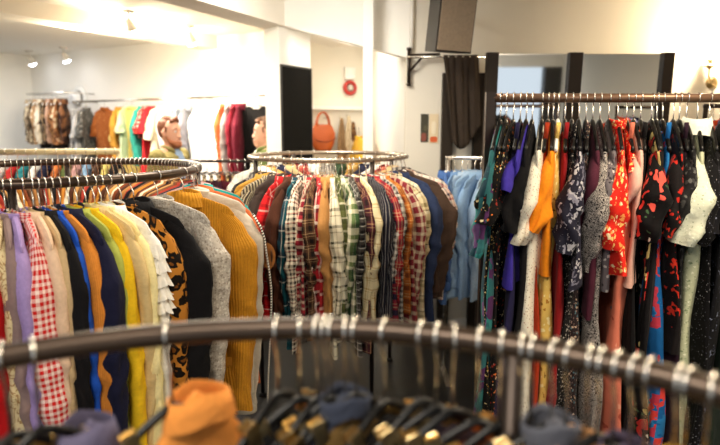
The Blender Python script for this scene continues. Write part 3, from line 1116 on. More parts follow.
seq = [3, 0, 5, 1, 2, 7, 8, 4, 0, 2, 6, 5, 7, 3, 8, 2, 0, 4, 1, 5, 2, 6, 0, 8, 7, 3, 5, 1, 2, 4, 6, 0, 7, 1, 3, 2, 8, 5, 0, 6, 4, 2, 1, 7, 3, 8]
far_names = []
for i, k in enumerate(seq):
    far_names.append(BK[k][0])
for i, k in enumerate(seq):
    th = 36 + i * 2.5
    nm = BK[k][0]
    l_ = far_names[i - 1] if i else 'charcoal'
    r_ = far_names[i + 1] if i + 1 < len(seq) else 'olive'
    short = f'{nm} shirt between {r_} and {l_}'
    ring_item(LC, LR, LZ, 0.0165, th, 'shirt', short, plain(BK[k][1]), 'far side of left round rack', 'wire' if i % 3 else 'white', 'shirts on the far side of the left round rack', HL, t=.013, jit=1.0, sway=.3, sth=.45)
    # a second, empty looking hook close by makes the far side as crowded as in the shop

# ------------------------------------------------------------------ centre round rack
CC, CR = (-0.19, 3.40), 0.47
CZ = at(325, 156, 3.4).z
ring_rack('round metal clothes rack full of plaid shirts in the middle of the shop', CC, CR, CZ, 0.0125, base=False, leg0=-57, mat=solid('steel_rail_metal', '#a59684', 0.3, 0.8))
WC = 'on the middle round rack'
GC = 'shirts on the middle round rack'
HC = 'hangers on the middle round rack'
CF = [
    (228, 'jacket', 'dark grey patterned jacket', floral('#3a3836', ['#77706a', '#1f1d1c'], 40, .4), dict(L=.6), 'white'),
    (236, 'jacket', 'golden tan jacket', plain('#a97d34'), dict(L=.6), 'black'),
    (244, 'shirt', 'dark striped shirt', stripes('#3b332d', '#a89a7e', .02), dict(), 'white'),
    (251, 'jacket', 'charcoal brown jacket', plain('#3c322d'), dict(), 'black'),
    (263, 'shirt', 'red and black checked flannel shirt', plaid([(0, '#c41f22'), (.34, '#7c1418'), (.5, '#c41f22'), (.62, '#e9c9bb'), (.7, '#c41f22'), (.9, '#8f171c')], .075), dict(t=.03, r0=.078), 'white'),
    (274, 'jacket', 'dark brown corduroy jacket with tan elbow patches', plain('#4e2d20', cord=.008), dict(patch=plain('#b3733c')), 'black'),
    (283, 'shirt', 'deep teal plaid shirt with white lines', plaid([(0, '#164a54'), (.42, '#241f33'), (.58, '#e7e2d5'), (.63, '#164a54'), (.85, '#0f343c')], .13), dict(L=.82, sl=.66, r0=.066), 'white'),
    (291, 'shirt', 'black and white checked shirt with red lines', plaid([(0, '#e7dcc6'), (.3, '#2b2422'), (.62, '#e7dcc6'), (.82, '#a53a30'), (.9, '#2b2422')], .045), dict(L=.8), 'white'),
    (302, 'shirt', 'maroon, cream and black plaid shirt', plaid([(0, '#7e1f2a'), (.26, '#e8d9bd'), (.44, '#221b1d'), (.62, '#b2343a'), (.85, '#e8d9bd')], .085), dict(r0=.072, sl=.52), 'white'),
    (310, 'shirt', 'brown black plaid shirt', tartan('#5a3c2b', '#211a18', '#c9a67a', .06), dict(), 'wire'),
    (316, 'shirt', 'crimson and white plaid shirt', plaid([(0, '#b02a2f'), (.4, '#ecdcca'), (.6, '#5b1d22'), (.8, '#b02a2f')], .07), dict(sl=.6), 'white'),
    (324, 'jacket', 'tan corduroy shirt', plain('#b5824a', cord=.008), dict(L=.74, t=.022), 'white'),
    (333, 'shirt', 'cream and dark green checked shirt', plaid([(0, '#e9dfc2'), (.42, '#403e2e'), (.58, '#e9dfc2'), (.8, '#8b7c52'), (.87, '#e9dfc2')], .075), dict(L=.82, sl=.66), 'white'),
    (340, 'shirt', 'olive and white plaid shirt', plaid([(0, '#5f6338'), (.45, '#e4dcc0'), (.6, '#343a22')], .06), dict(), 'wire'),
    (350, 'shirt', 'large green and cream plaid flannel shirt', plaid([(0, '#3d5a36'), (.36, '#1f2a20'), (.5, '#e6ddc0'), (.72, '#6d7a4c'), (.88, '#e6ddc0')], .13), dict(r0=.082, sl=.64, L=.82), 'white'),
    (360, 'shirt', 'black and white woven shirt', plaid([(0, '#1e1c1c'), (.4, '#d9d4c6'), (.55, '#56504a')], .035), dict(L=.8), 'wire'),
    (366, 'shirt', 'plum and brown plaid shirt', tartan('#5b2a33', '#2a1d1c', '#d3a878', .07), dict(L=.8), 'white'),
    (376, 'shirt', 'cream and tan windowpane shirt', plaid([(0, '#e7d7ab'), (.6, '#b58d4d'), (.72, '#e7d7ab'), (.86, '#8d6a3a'), (.9, '#e7d7ab')], .06), dict(r0=.072, sl=.6), 'white'),
    (386, 'shirt', 'dark navy shirt with thin stripes', stripes('#23222c', '#8f8a86', .014, .8), dict(), 'wire'),
    (393, 'shirt', 'red and navy tartan shirt', tartan('#a52a30', '#2a2336', '#d7b48b', .085), dict(r0=.07, sl=.64, cmat=plain('#2a191b')), 'white'),
    (402, 'shirt', 'small grey checked shirt', plaid([(0, '#cfc6b8'), (.5, '#4a4442')], .03), dict(), 'wire'),
    (407, 'shirt', 'burnt orange and brown plaid shirt', tartan('#b9682a', '#6d351a', '#e0b575', .07), dict(r0=.07), 'white'),
    (415, 'shirt', 'wine and cream plaid shirt', tartan('#8b3038', '#e0cfae', '#3a2024', .05), dict(L=.76), 'wire'),
    (423, 'shirt', 'beige and olive plaid shirt', plaid([(0, '#d5c49b'), (.36, '#7d6a45'), (.56, '#d5c49b'), (.74, '#4a3b2c'), (.82, '#efe4c8')], .085), dict(L=.76, r0=.07), 'white'),
    (431, 'jacket', 'dark blue denim jacket', plain('#2f3a58'), dict(L=.76), 'black'),
    (440, 'jacket', 'dark chocolate brown jacket', plain('#4b3a30'), dict(t=.03, r0=.086, sl=.62, L=.64, ws=.235), 'black'),
    (450, 'shirt', 'pink, navy and cream plaid shirt', plaid([(0, '#e1c5b4'), (.3, '#2f2a40'), (.48, '#e1c5b4'), (.64, '#a8544e'), (.78, '#f0e6d6')], .07), dict(r0=.072, sl=.6, ws=.25), 'white'),
]
for px, kind, short, mat, kw, hk in CF:
    th = theta_for(min(px, 441), CC, 0.68, 1.05, -178, 14) if px < 428 else {431: -31, 440: -24, 450: -15}[px]
    kw = dict(kw)
    kw.setdefault('t', 0.017)
    kw.setdefault('sth', 0.54)
    kw['crease'] = 1.6
    kw.setdefault('ws', 0.195 + rnd.uniform(-.012, .015))
    kw['sl'] = kw.get('sl', .56) + rnd.uniform(-.05, .05)
    kw['L'] = kw.get('L', .7) + rnd.uniform(-.04, .06)
    kw['swing'] = rnd.uniform(-.03, .03)
    kw['tuck'] = rnd.uniform(.02, .06)
    ring_item(CC, CR, CZ, 0.0125, th, kind, short, mat, WC, hk, GC, HC, jit=5, **kw)
BC = [('grey checked', plaid([(0, '#bdb4a6'), (.5, '#4d4743')], .04)), ('navy', plain('#2a2b3d')), ('ruby plaid', tartan('#9c2a2c', '#2a1a1a', '#dcb890', .08)), ('sand', plain('#c9ac7c')),
      ('forest green', plain('#33452f')), ('white checked', plaid([(0, '#efe8da'), (.7, '#8a8078'), (.8, '#efe8da')], .04)), ('ochre plaid', tartan('#b98a3a', '#5d3c1c', '#eadcae', .08))]
bseq = [0, 3, 2, 5, 1, 6, 4, 0, 5, 2, 3, 1, 6, 5]
for i, k in enumerate(bseq):
    th = 16 + i * 11.2
    l_ = BC[bseq[i - 1]][0] if i else 'pink plaid'
    r_ = BC[bseq[i + 1]][0] if i + 1 < len(bseq) else 'dark grey'
    ring_item(CC, CR, CZ, 0.0125, th, 'shirt', f'{BC[k][0]} shirt between {r_} and {l_}', BC[k][1], 'far side of middle rack', 'white' if i % 2 else 'wire', 'shirts on the far side of the middle rack', HC)

# ------------------------------------------------------------------ front round rack
FC, FR, FZ = (-0.09, 0.07), 0.70, 1.312
ring_rack('dark bronze round clothes rack closest to the camera', FC, FR, FZ, 0.016, leg0=65, legs=3)
FH = [-34, -18, 3, 33, 168, 277, 299, 317, 325, 331, 345, 356, 385, 422, 438, 454, 480, 502, 522, 533, 555, 570, 590, 602, 618, 636, 650, 680, 690, 712, 735, 752]
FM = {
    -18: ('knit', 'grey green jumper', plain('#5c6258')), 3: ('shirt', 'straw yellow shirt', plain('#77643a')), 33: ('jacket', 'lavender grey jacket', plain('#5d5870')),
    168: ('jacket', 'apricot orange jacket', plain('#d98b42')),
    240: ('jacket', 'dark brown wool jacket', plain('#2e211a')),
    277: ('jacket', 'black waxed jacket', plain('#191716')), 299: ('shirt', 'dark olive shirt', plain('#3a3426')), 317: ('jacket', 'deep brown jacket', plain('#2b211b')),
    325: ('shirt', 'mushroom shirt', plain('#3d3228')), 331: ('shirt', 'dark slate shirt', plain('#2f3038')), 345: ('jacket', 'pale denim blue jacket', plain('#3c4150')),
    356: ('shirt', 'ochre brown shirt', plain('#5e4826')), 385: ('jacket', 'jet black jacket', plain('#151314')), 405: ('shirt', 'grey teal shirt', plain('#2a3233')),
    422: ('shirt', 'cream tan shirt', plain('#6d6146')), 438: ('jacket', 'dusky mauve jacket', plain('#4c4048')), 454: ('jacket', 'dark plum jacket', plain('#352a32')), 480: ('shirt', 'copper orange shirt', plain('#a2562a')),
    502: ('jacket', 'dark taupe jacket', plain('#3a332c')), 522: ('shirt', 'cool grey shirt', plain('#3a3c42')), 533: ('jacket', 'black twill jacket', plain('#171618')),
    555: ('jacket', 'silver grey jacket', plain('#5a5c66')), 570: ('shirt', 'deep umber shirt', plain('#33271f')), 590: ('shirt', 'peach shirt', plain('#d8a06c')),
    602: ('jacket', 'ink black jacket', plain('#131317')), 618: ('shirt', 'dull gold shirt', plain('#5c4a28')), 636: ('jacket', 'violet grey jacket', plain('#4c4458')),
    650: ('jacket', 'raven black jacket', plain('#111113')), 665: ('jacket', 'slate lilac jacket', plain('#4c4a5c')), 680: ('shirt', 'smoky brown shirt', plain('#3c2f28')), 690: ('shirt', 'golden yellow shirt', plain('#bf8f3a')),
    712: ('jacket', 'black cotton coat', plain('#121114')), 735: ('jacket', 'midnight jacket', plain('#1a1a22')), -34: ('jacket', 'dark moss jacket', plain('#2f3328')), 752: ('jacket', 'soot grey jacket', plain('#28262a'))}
WF = 'on the dark rack nearest the camera'
for px in FH:
    th = theta_for(px, FC, FR, FZ, 178, 2)
    kind, short, mat = FM[px]
    a = R(th)
    loc = (FC[0] + FR * math.cos(a), FC[1] + FR * math.sin(a), FZ)
    tw = -50 + rnd.uniform(-14, 14)
    if px in (33, 168):
        tw = -66
    rz = a + R(tw)
    jk = rnd.uniform(-0.012, 0.012)
    dr = rnd.choice((0.1, 0.108, 0.118))
    fl = rnd.choice((0.11, 0.125))
    hanger('clip', 0.016, loc, rz, short + ' ' + WF, 'hangers on the round rack closest to the camera', half=0.15, fall=fl, drop=dr, wire=0.0027, swivel=R(-tw + rnd.uniform(-12, 12)), clip_at=0.42)
    if px == 33:
        dr = 0.135
    full = px in (33, 168, 345, 555, 590, 636, 690)
    sh_ = {33: 0.06, 168: 0.04}.get(px, 0.0)
    gl = (loc[0] + sh_ * math.cos(rz), loc[1] + sh_ * math.sin(rz), loc[2])
    seedc[0] += 1
    kwf = dict(collar='band', cover=.012, ws=.1, chw=.038) if full else dict(collar=None, cover=-.022)
    if sh_:
        kwf.update(ws=.085 if px == 33 else .1, collar='shirt', chw=.036 if px == 33 else .045)
    garment(kind, short + ' ' + WF, mat, gl, rz, 'garments on the round rack closest to the camera', seedc[0], **{**dict(drop=dr, fall=fl + .012, ws=.15, wh=.18, r0=.05, out=.0, L=.6, sl=.45, t=.013, sth=.45), **kwf})

# ================================================================== racks and clothes further back
def wall_pt(px, off, z):
    o = W0 - off * E2
    lo, hi = -5.0, 1.5
    for _ in range(50):
        m = (lo + hi) / 2
        q = o + m * E1
        if px_of(q[0], q[1], z) < px:
            lo = m
        else:
            hi = m
    return o + lo * E1


def z_of(py, Y):
    return at(360, py, Y).z


WANG = math.atan2(E1[1], E1[0])
WZ = 1.9


def wall_rail(label, p0, p1, z, wallp):
    """a chrome rail on brackets that reach back to the wall by the vector wallp"""
    p0, p1 = np.array(p0), np.array(p1)
    mid = (p0 + p1) / 2
    t = thing('wall_clothes_rail', label, 'clothes rail', (mid[0], mid[1], z))
    a, b = p0 - mid, p1 - mid
    MB().sweep([(a[0], a[1], 0), (b[0], b[1], 0)], 0.0125, 12).build('rail', M_CHROME, t)
    for q in (0.03, 0.97):
        c = a + (b - a) * q
        w = c + wallp
        MB().sweep([(c[0], c[1], 0), (w[0], w[1], 0)], 0.008, 8).build('bracket', M_CHROME, t)
    return t


OFF = 0.3
pa, pb = wall_pt(73, OFF, WZ), wall_pt(186, OFF, WZ)
pc, pd = wall_pt(190, OFF, WZ), wall_pt(292, OFF, WZ)
wall_rail('long chrome rail on the back wall holding yellow, brown and grey clothes', pa, pb, WZ, E2 * OFF)
wall_rail('chrome rail on the back wall holding the white dress and black top', pc, pd, WZ, E2 * OFF)
GW = 'clothes on the back wall rails'
WW = 'on the back wall rail'
BWALL = [  # px, kind, short, material, extra, angle of the hanger plane to the wall (0 = facing us)
    (77, 'sdress', 'pale grey white printed dress', floral('#d9d6d2', ['#a09c9c', '#f2f0ec'], 20, .4), dict(L=1.1), 114),
    (81, 'dress', 'light grey dress', plain('#b9b6b3'), dict(L=1.0), 122),
    (86, 'dress', 'dark grey patterned dress', floral('#5a5956', ['#8b8a86', '#3a3a39'], 24, .4), dict(L=.8), 124),
    (104, 'dress', 'brown dotted dress with a row of white buttons', floral('#9a5527', ['#c98a55', '#7a3d18'], 40, .25), dict(buttons=7, front=-1, L=1.0, ws=.19, sl=.24), 4),
    (119, 'shirt', 'ochre tan shirt', plain('#c9923d'), {}, 118),
    (125, 'tee', 'pale mint top', plain('#c9d6ae'), {}, 122),
    (131, 'dress', 'pale yellow dress', plain('#ecd07a'), dict(L=1.05, sl=.3), 28),
    (142, 'blouse', 'turquoise blouse', plain('#3fae9c'), dict(L=.62), 110),
    (146, 'tee', 'red and white patterned top', floral('#b23a32', ['#ecd9c8', '#7a211f'], 30, .4), dict(L=.3), 112),
    (151, 'dress', 'crimson dress', plain('#c42a30'), dict(L=.7, sl=.2), 107),
    (160, 'dress', 'cream dress', plain('#efe3c4'), dict(L=1.0), 102),
    (168, 'shirt', 'off white shirt', plain('#efece6'), {}, 112),
    (175, 'jacket', 'pale grey blue jacket', plain('#b9c0c6'), dict(L=.8), 114),
    (181, 'jacket', 'mid grey jacket', plain('#9a9fa6'), dict(L=.8), 116),
    (187, 'jacket', 'steel grey jacket', plain('#878c95'), dict(L=.8), 116),
    (208, 'ldress', 'bright white long dress', plain('#f4f3f1'), dict(L=1.05, ws=.21, wh=.34, sl=.5, r0=.07), 12),
    (225, 'jacket', 'rust orange jacket', plain('#d0673a'), dict(L=.8), 114),
    (230, 'jacket', 'ash grey jacket', plain('#a7a09b'), dict(L=.75), 116),
    (236, 'jacket', 'burgundy jacket', plain('#8d2634'), dict(L=.82), 114),
    (241, 'jacket', 'maroon cardigan', plain('#6d2130'), dict(L=.82), 116),
    (256, 'tee', 'black drapy top with a white neckline', plain('#211f1e'), dict(L=.8, ws=.2, wh=.26, sl=.3, r0=.08, r1=.1, colmat=plain('#f0ece2'), neck=.05, amp=.02), 6),
]
for i, (px, kind, short, mat, kw, ang) in enumerate(BWALL):
    p = wall_pt(px, OFF, WZ)
    loc = (p[0], p[1], WZ)
    rz = WANG + R(ang) + math.pi
    hanger('white' if i % 3 else 'wire', 0.0125, loc, rz, short + ' ' + WW, 'hangers on the back wall rails')
    garment(kind, short + ' ' + WW, mat, loc, rz, GW, 300 + i, **{**dict(t=.026), **kw})
# white sun hat on the wall
p = wall_pt(78.5, 0.02, 2.0)
t = thing('sun_hat', 'white hat hanging on the back wall beside the patterned jackets', 'hat', (p[0], p[1], at(78, 98, p[1]).z), WANG)
MB().lathe([(0.0, -0.1), (0.05, -0.1), (0.08, -0.085), (0.09, -0.02), (0.095, 0.0)], 24, (0, -0.0, 0), 'y').build('crown', plain('#f5f3ee'), t)
MB().lathe([(0.09, -0.008), (0.15, 0.006), (0.165, 0.012), (0.15, 0.012), (0.09, -0.002)], 28, (0, 0, 0), 'y').build('brim', plain('#f1efe9'), t)
MB().lathe([(0.0945, -0.03), (0.097, -0.03), (0.0995, -0.004), (0.096, -0.004)], 24, (0, 0, 0), 'y').build('hat_band', plain('#6b6864'), t)

# jackets on the left wall beside the window
JZ = at(40, 95, 7.7).z
j0, j1 = wall_pt(27, 0.42, JZ), wall_pt(65, 0.42, JZ)
wall_rail('short chrome rail in the back corner full of brown patterned jackets', j0, j1, JZ, E2 * 0.42)
JK = [('beige and brown leopard jacket', leopard('#b79f82', '#7c5f45', '#2e241e', 14)), ('grey brown camouflage jacket', floral('#8d7c66', ['#4c4238', '#b8a88c', '#5d4a38'], 9, .6, .7)),
      ('tan and cream patterned jacket', floral('#b08a62', ['#e2cfb0', '#6f4c32'], 10, .5, .6)), ('cream jacket with brown blotches', floral('#e0d0b5', ['#8b6647', '#b39a78'], 10, .45, .6)),
      ('black and tan spotted jacket', leopard('#8d7152', '#4a3526', '#1a1512', 16)), ('rose brown fleece jacket', plain('#b58d72')),
      ('brown tiger striped jacket', swirl('#9a6a42', '#3a2518', 8, .6)), ('cinnamon jacket with pale blocks', floral('#95633e', ['#d7bd98', '#5c3721'], 9, .5, .5)), ('dark chocolate patterned jacket', floral('#4f3325', ['#8a5c3c', '#2a1a14'], 12, .5))]
for i, (short, mat) in enumerate(JK):
    q = 0.06 + 0.88 * i / 8
    p = j0 + (j1 - j0) * q
    loc = (p[0], p[1], JZ)
    # hanger plane square to the rail, outer shoulder towards the room
    rz = WANG + R(rnd.uniform(-8, 8)) + R(128) + math.pi
    hanger('white', 0.0125, loc, rz, short + ' on the corner rail', 'hangers on the corner rail')
    garment('jacket', short + ' on the corner rail', mat, loc, rz, 'patterned jackets on the corner rail', 340 + i, sl=.42, L=.5, t=.03, r0=.07, ws=.175, wh=.2)
p = wall_pt(24, 0.42, 1.2)
t = thing('display_shelf', 'dark grey shelf under the patterned jackets', 'shelf', (p[0], p[1], at(32, 134, 7.6).z), WANG)
MB().box((0.0, 0.05, -0.06), (0.42, 0.42, 0.0)).build('shelf_board', solid('dark_grey_laminate', '#3d3c3f', 0.5), t, False)
for yy in (0.05, 0.33):
    MB().box((yy, 0.2, -0.2), (yy + 0.03, 0.42, -0.06)).build('bracket', M_RAILDK, t, False)


def straight_rack(label, p0, p1, z, rad, mat, name='straight_clothes_rack'):
    p0, p1 = np.array(p0, float), np.array(p1, float)
    mid, d = (p0 + p1) / 2, (p1 - p0)
    L = np.linalg.norm(d)
    t = thing(name, label, 'clothes rack', (mid[0], mid[1], 0), math.atan2(d[1], d[0]))
    h = L / 2
    MB().sweep([(-h, 0, z), (h, 0, z)], rad, 12).build('rail', mat, t)
    for s in (-1, 1):
        MB().sweep([(s * (h - 0.012), 0, 0.03), (s * (h - 0.012), 0, z)], 0.0125, 10).build('post', mat, t)
        MB().box((s * (h - 0.012) - 0.02, -0.25, 0.0), (s * (h - 0.012) + 0.02, 0.25, 0.03)).build('foot', mat, t, False)
    return t


# pale wooden rack behind the left round rack
KY = 4.25
KZ = at(60, 152, KY).z
k0, k1 = (at(-14, 152, KY).x, KY - 0.08), (at(114, 152, KY).x, KY + 0.1)
straight_rack('clothes rack with a thick pale wooden rail behind the left round rack', k0, k1, KZ, 0.022, M_WOOD)
KC = [('royal blue', '#2b5aa8'), ('maroon', '#6d2130'), ('pale grey', '#c3c0bc'), ('red', '#c23030'), ('teal', '#2f7f86'), ('white', '#ece9e2'), ('navy', '#22263f'), ('orange', '#d0743a'),
      ('moss green', '#5d6a3a'), ('dusty pink', '#c99a94'), ('sky blue', '#8fb0cf'), ('dark brown', '#4a3123'), ('lemon', '#e6d27a'), ('black', '#1b1a1c')]
for i, (nm, c) in enumerate(KC):
    q = (i + 0.6) / len(KC)
    p = (k0[0] + (k1[0] - k0[0]) * q, k0[1] + (k1[1] - k0[1]) * q, KZ)
    short = nm + ' shirt'
    rz = -math.pi / 2 + R(rnd.uniform(-6, 6)) + 0.2
    hanger('white', 0.022, p, rz, short + ' on the pale wooden rail', 'hangers on the pale wooden rail')
    garment('shirt', short + ' on the pale wooden rail', plain(c), p, rz, 'shirts on the pale wooden rail', 380 + i)

# maroon trousers
TY = 4.4
TZ = at(220, 161, TY).z
t0, t1 = (at(186, 161, TY).x, TY), (at(258, 161, TY).x, TY)
straight_rack('straight clothes rack of dark trousers between the round racks', t0, t1, TZ, 0.0125, M_RAILDK)
TC = [('charcoal', '#3a3739'), ('burgundy', '#6a1f34'), ('wine red', '#5a1a2c'), ('plum', '#4d2238'), ('crimson', '#7d2034'), ('dark mulberry', '#45172a'), ('black', '#1a181a'), ('maroon', '#6f2029'), ('dark brown', '#3b2923')]
for i, (nm, c) in enumerate(TC):
    q = (i + 0.7) / (len(TC) + 0.4)
    p = (t0[0] + (t1[0] - t0[0]) * q, TY, TZ)
    rz = -math.pi / 2 + R(28 + rnd.uniform(-6, 6))
    hanger('clip', 0.0125, p, rz, nm + ' trousers on the trouser rack', 'hangers on the trouser rack', half=0.17, fall=0.02)
    trousers(nm + ' trousers on the trouser rack behind the left round rack', plain(c), p, rz, 'trousers on the trouser rack', 400 + i)

# denim shirts
BY = 3.45
BZ = at(465, 158, BY).z
b0, b1 = (at(447, 158, BY).x, BY), (1.35, BY)
straight_rack('straight clothes rack of blue denim shirts beside the dress rack', b0, b1, BZ, 0.011, M_CHROME)
DN = [('dark denim blue shirt', '#45659c', 446), ('mid blue denim shirt', '#7295c2', 455), ('pale blue chambray shirt', '#a9c1da', 462), ('washed light denim shirt', '#a0bad6', 468), ('faded denim jacket', '#8fadcc', 475), ('soft blue denim shirt', '#86a5c8', 481), ('grey blue denim shirt', '#8fa6bf', 488)]
for i, (short, c, px) in enumerate(DN):
    p = (at(px, 158, BY).x, BY, BZ)
    rz = -math.pi / 2 - R((8, 20, 42, 46, 44, 40, 30)[i] + rnd.uniform(-4, 4))
    hanger('white', 0.011, p, rz, short + ' on the denim rack', 'hangers on the denim rack')
    garment('shirt', short + ' on the denim rack', plain(c), p, rz, 'blue shirts on the denim rack', 420 + i, t=.024, L=.72, sth=.6, crease=1.5)

# small rack behind the right end of the dress rail
SY = 3.3
SZ = at(716, 106, SY).z
s0, s1 = (at(704, 106, SY).x, SY), (at(704, 106, SY).x + 0.6, SY)
straight_rack('straight dark clothes rack mostly hidden behind the right end of the dress rack', s0, s1, SZ, 0.0125, M_RAILDK)
for i, (short, c, px) in enumerate([('orange red top', '#d8502c', 714), ('lilac blue top', '#7f86bd', 721), ('dark navy top', '#22243a', 728)]):
    p = (at(px, 106, SY).x, SY, SZ)
    hanger('white', 0.0125, p, -math.pi / 2 - R(30), short + ' behind the dress rack', 'hangers on the hidden rack')
    garment('tee', short + ' hanging behind the right end of the dress rack', plain(c), p, -math.pi / 2 - R(30), None, 440 + i, L=.6)

# ================================================================== things on the walls at the right
def mirror(label, pl, pr, Y, z0, z1, lean, fl, fr):
    x0, x1 = at(pl, 100, Y).x, at(pr, 100, Y).x
    t = thing('tall_mirror', label, 'mirror', ((x0 + x1) / 2, Y, z0))
    t.rotation_euler = (R(-lean), 0, 0)
    h = (x1 - x0) / 2
    MB().box((-h, -0.004, 0), (h, 0.004, z1 - z0)).build('mirror_glass', M_MIRROR, t, False)
    if fl:
        MB().box((-h - fl, -0.035, 0), (-h, 0.025, z1 - z0 + 0.015)).build('frame_side', M_FRAME, t, False)
    if fr:
        MB().box((h, -0.035, 0), (h + fr, 0.025, z1 - z0 + 0.015)).build('frame_side', M_FRAME, t, False)
    MB().box((-h, -0.006, z1 - z0), (h, 0.006, z1 - z0 + 0.008)).build('top_edge', M_CHROME, t, False)
    return t


MY = 3.92
MZ = at(580, 56, MY).z
mirror('tall dark framed mirror nearer the hanging dark cloth', 494, 563, MY, 0.0, MZ, -1.5, 0.075, 0.045)
mirror('tall dark framed mirror closer to the wall lamp', 575.5, 654, MY, 0.0, MZ, -1.5, 0.043, 0.07)

# loudspeaker
sp_ = at(451, 10, 3.75)
t = thing('loudspeaker', 'large dark loudspeaker hung high on the wall and tilted down', 'loudspeaker', sp_)
t.rotation_euler = (R(7), R(3), R(11))
MB().prism([(-0.118, -0.13), (0.118, -0.13), (0.1, 0.15), (-0.1, 0.15)], -0.26, 0.26).build('cabinet', solid('speaker_cabinet', '#241e18', 0.55, noise=0.15), t, False)
MB().box((-0.108, -0.145, -0.25), (0.108, -0.128, 0.25)).build('grille', solid('speaker_grille', '#94836f', 0.42, 0.4, noise=0.2, nscale=60), t, False)
MB().sweep([(0, 0.14, 0.0), (0.02, 0.42, 0.02), (0.03, 0.66, 0.05)], 0.014, 10).build('mounting_arm', M_RAILDK, t)

# bracketed rail with the dark cloth
by = 4.17
w0 = at(409.5, 66, by)
t = thing('bracketed_wall_rail', 'thin wall rail on a dark triangular bracket under the loudspeaker', 'clothes rail', (w0.x, by, w0.z))
zt, zb = at(409, 48, by).z - w0.z, at(409, 84, by).z - w0.z
rl = at(409, 57, by).z - w0.z
MB().sweep([(0, 0.05, zb), (0, 0.05, zt)], 0.013, 10).build('wall_upright', M_RAILDK, t)
xr = at(486, 57, by).x - w0.x
MB().sweep([(-0.02, 0.0, rl), (xr, 0.0, rl)], 0.008, 10).build('rail', M_CHROME, t)
MB().sweep([(0, 0.05, rl + 0.02), (at(440, 57, by).x - w0.x, 0.0, rl + 0.02)], 0.009, 8).build('arm', M_RAILDK, t)
MB().sweep([(0, 0.05, at(409, 72, by).z - w0.z), (at(424, 57, by).x - w0.x, 0.01, rl + 0.015)], 0.009, 8).build('brace', M_RAILDK, t)
for zz in (zt, zb):
    MB().lathe([(0.0, -0.012), (0.018, -0.008), (0.02, 0.0), (0.018, 0.008), (0, 0.012)], 12, (0, 0.05, zz)).build('end_knob', M_RAILDK, t)

cx = at(461, 57, by)
t = tag(None or bpy.data.objects.new('draped_cloth', None), 'dark brown cloth draped over the thin wall rail below the loudspeaker', 'cloth')
col.objects.link(t)
t.location = (cx.x, by, w0.z + rl)
half = (at(479, 60, by).x - at(444, 60, by).x) / 2
for sy, Lc in ((-1, 0.62), (1, 0.5)):
    xs = np.linspace(-half, half, 42)
    rows = []
    qs = np.concatenate([[0, 0.012, 0.03], np.linspace(0.06, 1, 16)])
    for q in qs:
        w = 1 - 0.22 * q
        sag = 0.035 * np.sin(np.pi * (xs / half + 1) / 2 + 0.5 * q) * q
        y = sy * (0.012 * min(1, q / 0.03) + 0.02 * q) + 0.012 * np.sin(xs * 60 + sy) * min(1, q * 4) + 0.006 * np.sin(xs * 120 + 3 * q)
        z = 0.0115 * (1 - min(1, q / 0.03)) - q * Lc * (0.86 + 0.14 * np.sin(np.pi * (xs / half * 0.5 + 0.75) * 0.9)) - sag
        rows.append(np.stack([xs * w + 0.05 * q, y, z], 1))
    P = np.array(rows)
    U = np.tile(np.linspace(0, 0.3, 43), (len(rows), 1))
    V = np.tile(qs[:, None], (1, 43))
    o = MB().grid(P, U, V, closed=False).build('front_fall' if sy < 0 else 'back_fall', plain('#3f352d', bump=.4), t)
    sd = o.modifiers.new('thick', 'SOLIDIFY')
    sd.thickness = 0.006

# dark upright strip of the fitting room
struct('trim_7', MB().box((at(442, 120, 4.2).x, 4.19, 0), (at(453, 120, 4.2).x, 4.25, 1.98)), M_FRAME)
struct('trim_8', MB().box((at(474, 120, 4.2).x, 4.19, 0), (at(484, 120, 4.2).x, 4.25, 1.98)), M_FRAME)
# pipe up the corner
struct('trim_9', MB().sweep([(at(412, 20, 4.22).x, 4.225, at(412, 48, 4.2).z), (at(412, 20, 4.22).x, 4.225, H)], 0.012, 10), M_WALL, True)

# posters
def poster(label, x0, x1, y0, y1, base, blobs, Y=4.247):
    a, b = at(x0, y1, Y), at(x1, y0, Y)
    w, h = (b.x - a.x) / 2, (b.z - a.z) / 2
    t = thing('poster', label, 'poster', (a.x + w, Y, a.z + h))
    MB().box((-w, -0.003, -h), (w, 0.003, h)).build('sheet', solid('poster_paper_' + base, '#' + base, 0.5), t, False)
    for k, (u0, u1, v0, v1, c) in enumerate(blobs):
        q = MB()
        n = 14
        ph = np.linspace(0, 2 * math.pi, n, endpoint=False)
        pts = [((u0 + u1) / 2 * w + (u1 - u0) / 2 * w * math.copysign(abs(math.cos(x)) ** .6, math.cos(x)), -0.0042 - 0.0004 * k, (v0 + v1) / 2 * h + (v1 - v0) / 2 * h * math.copysign(abs(math.sin(x)) ** .6, math.sin(x))) for x in ph]
        q.add(pts + [(p[0], -0.003, p[2]) for p in pts], [list(range(n))] + [[i, i + n, (i + 1) % n + n, (i + 1) % n] for i in range(n)])
        q.build('printed_shape', solid('poster_ink_' + c, '#' + c, 0.5), t, False)


poster('small dark green and brown picture stuck on the cream wall', 420.5, 428.5, 114, 142, '3d3a2a', [(-.9, .5, -.95, -.35, '8c4a3a'), (-.2, .8, -.2, .2, '55523a')])
poster('small cream picture with an orange base stuck on the cream wall', 429, 438.5, 114, 143, 'e6d2ae', [(-.8, .85, -.95, -.55, 'd8612e'), (-.6, .5, -.4, .5, 'f0e2c6')])

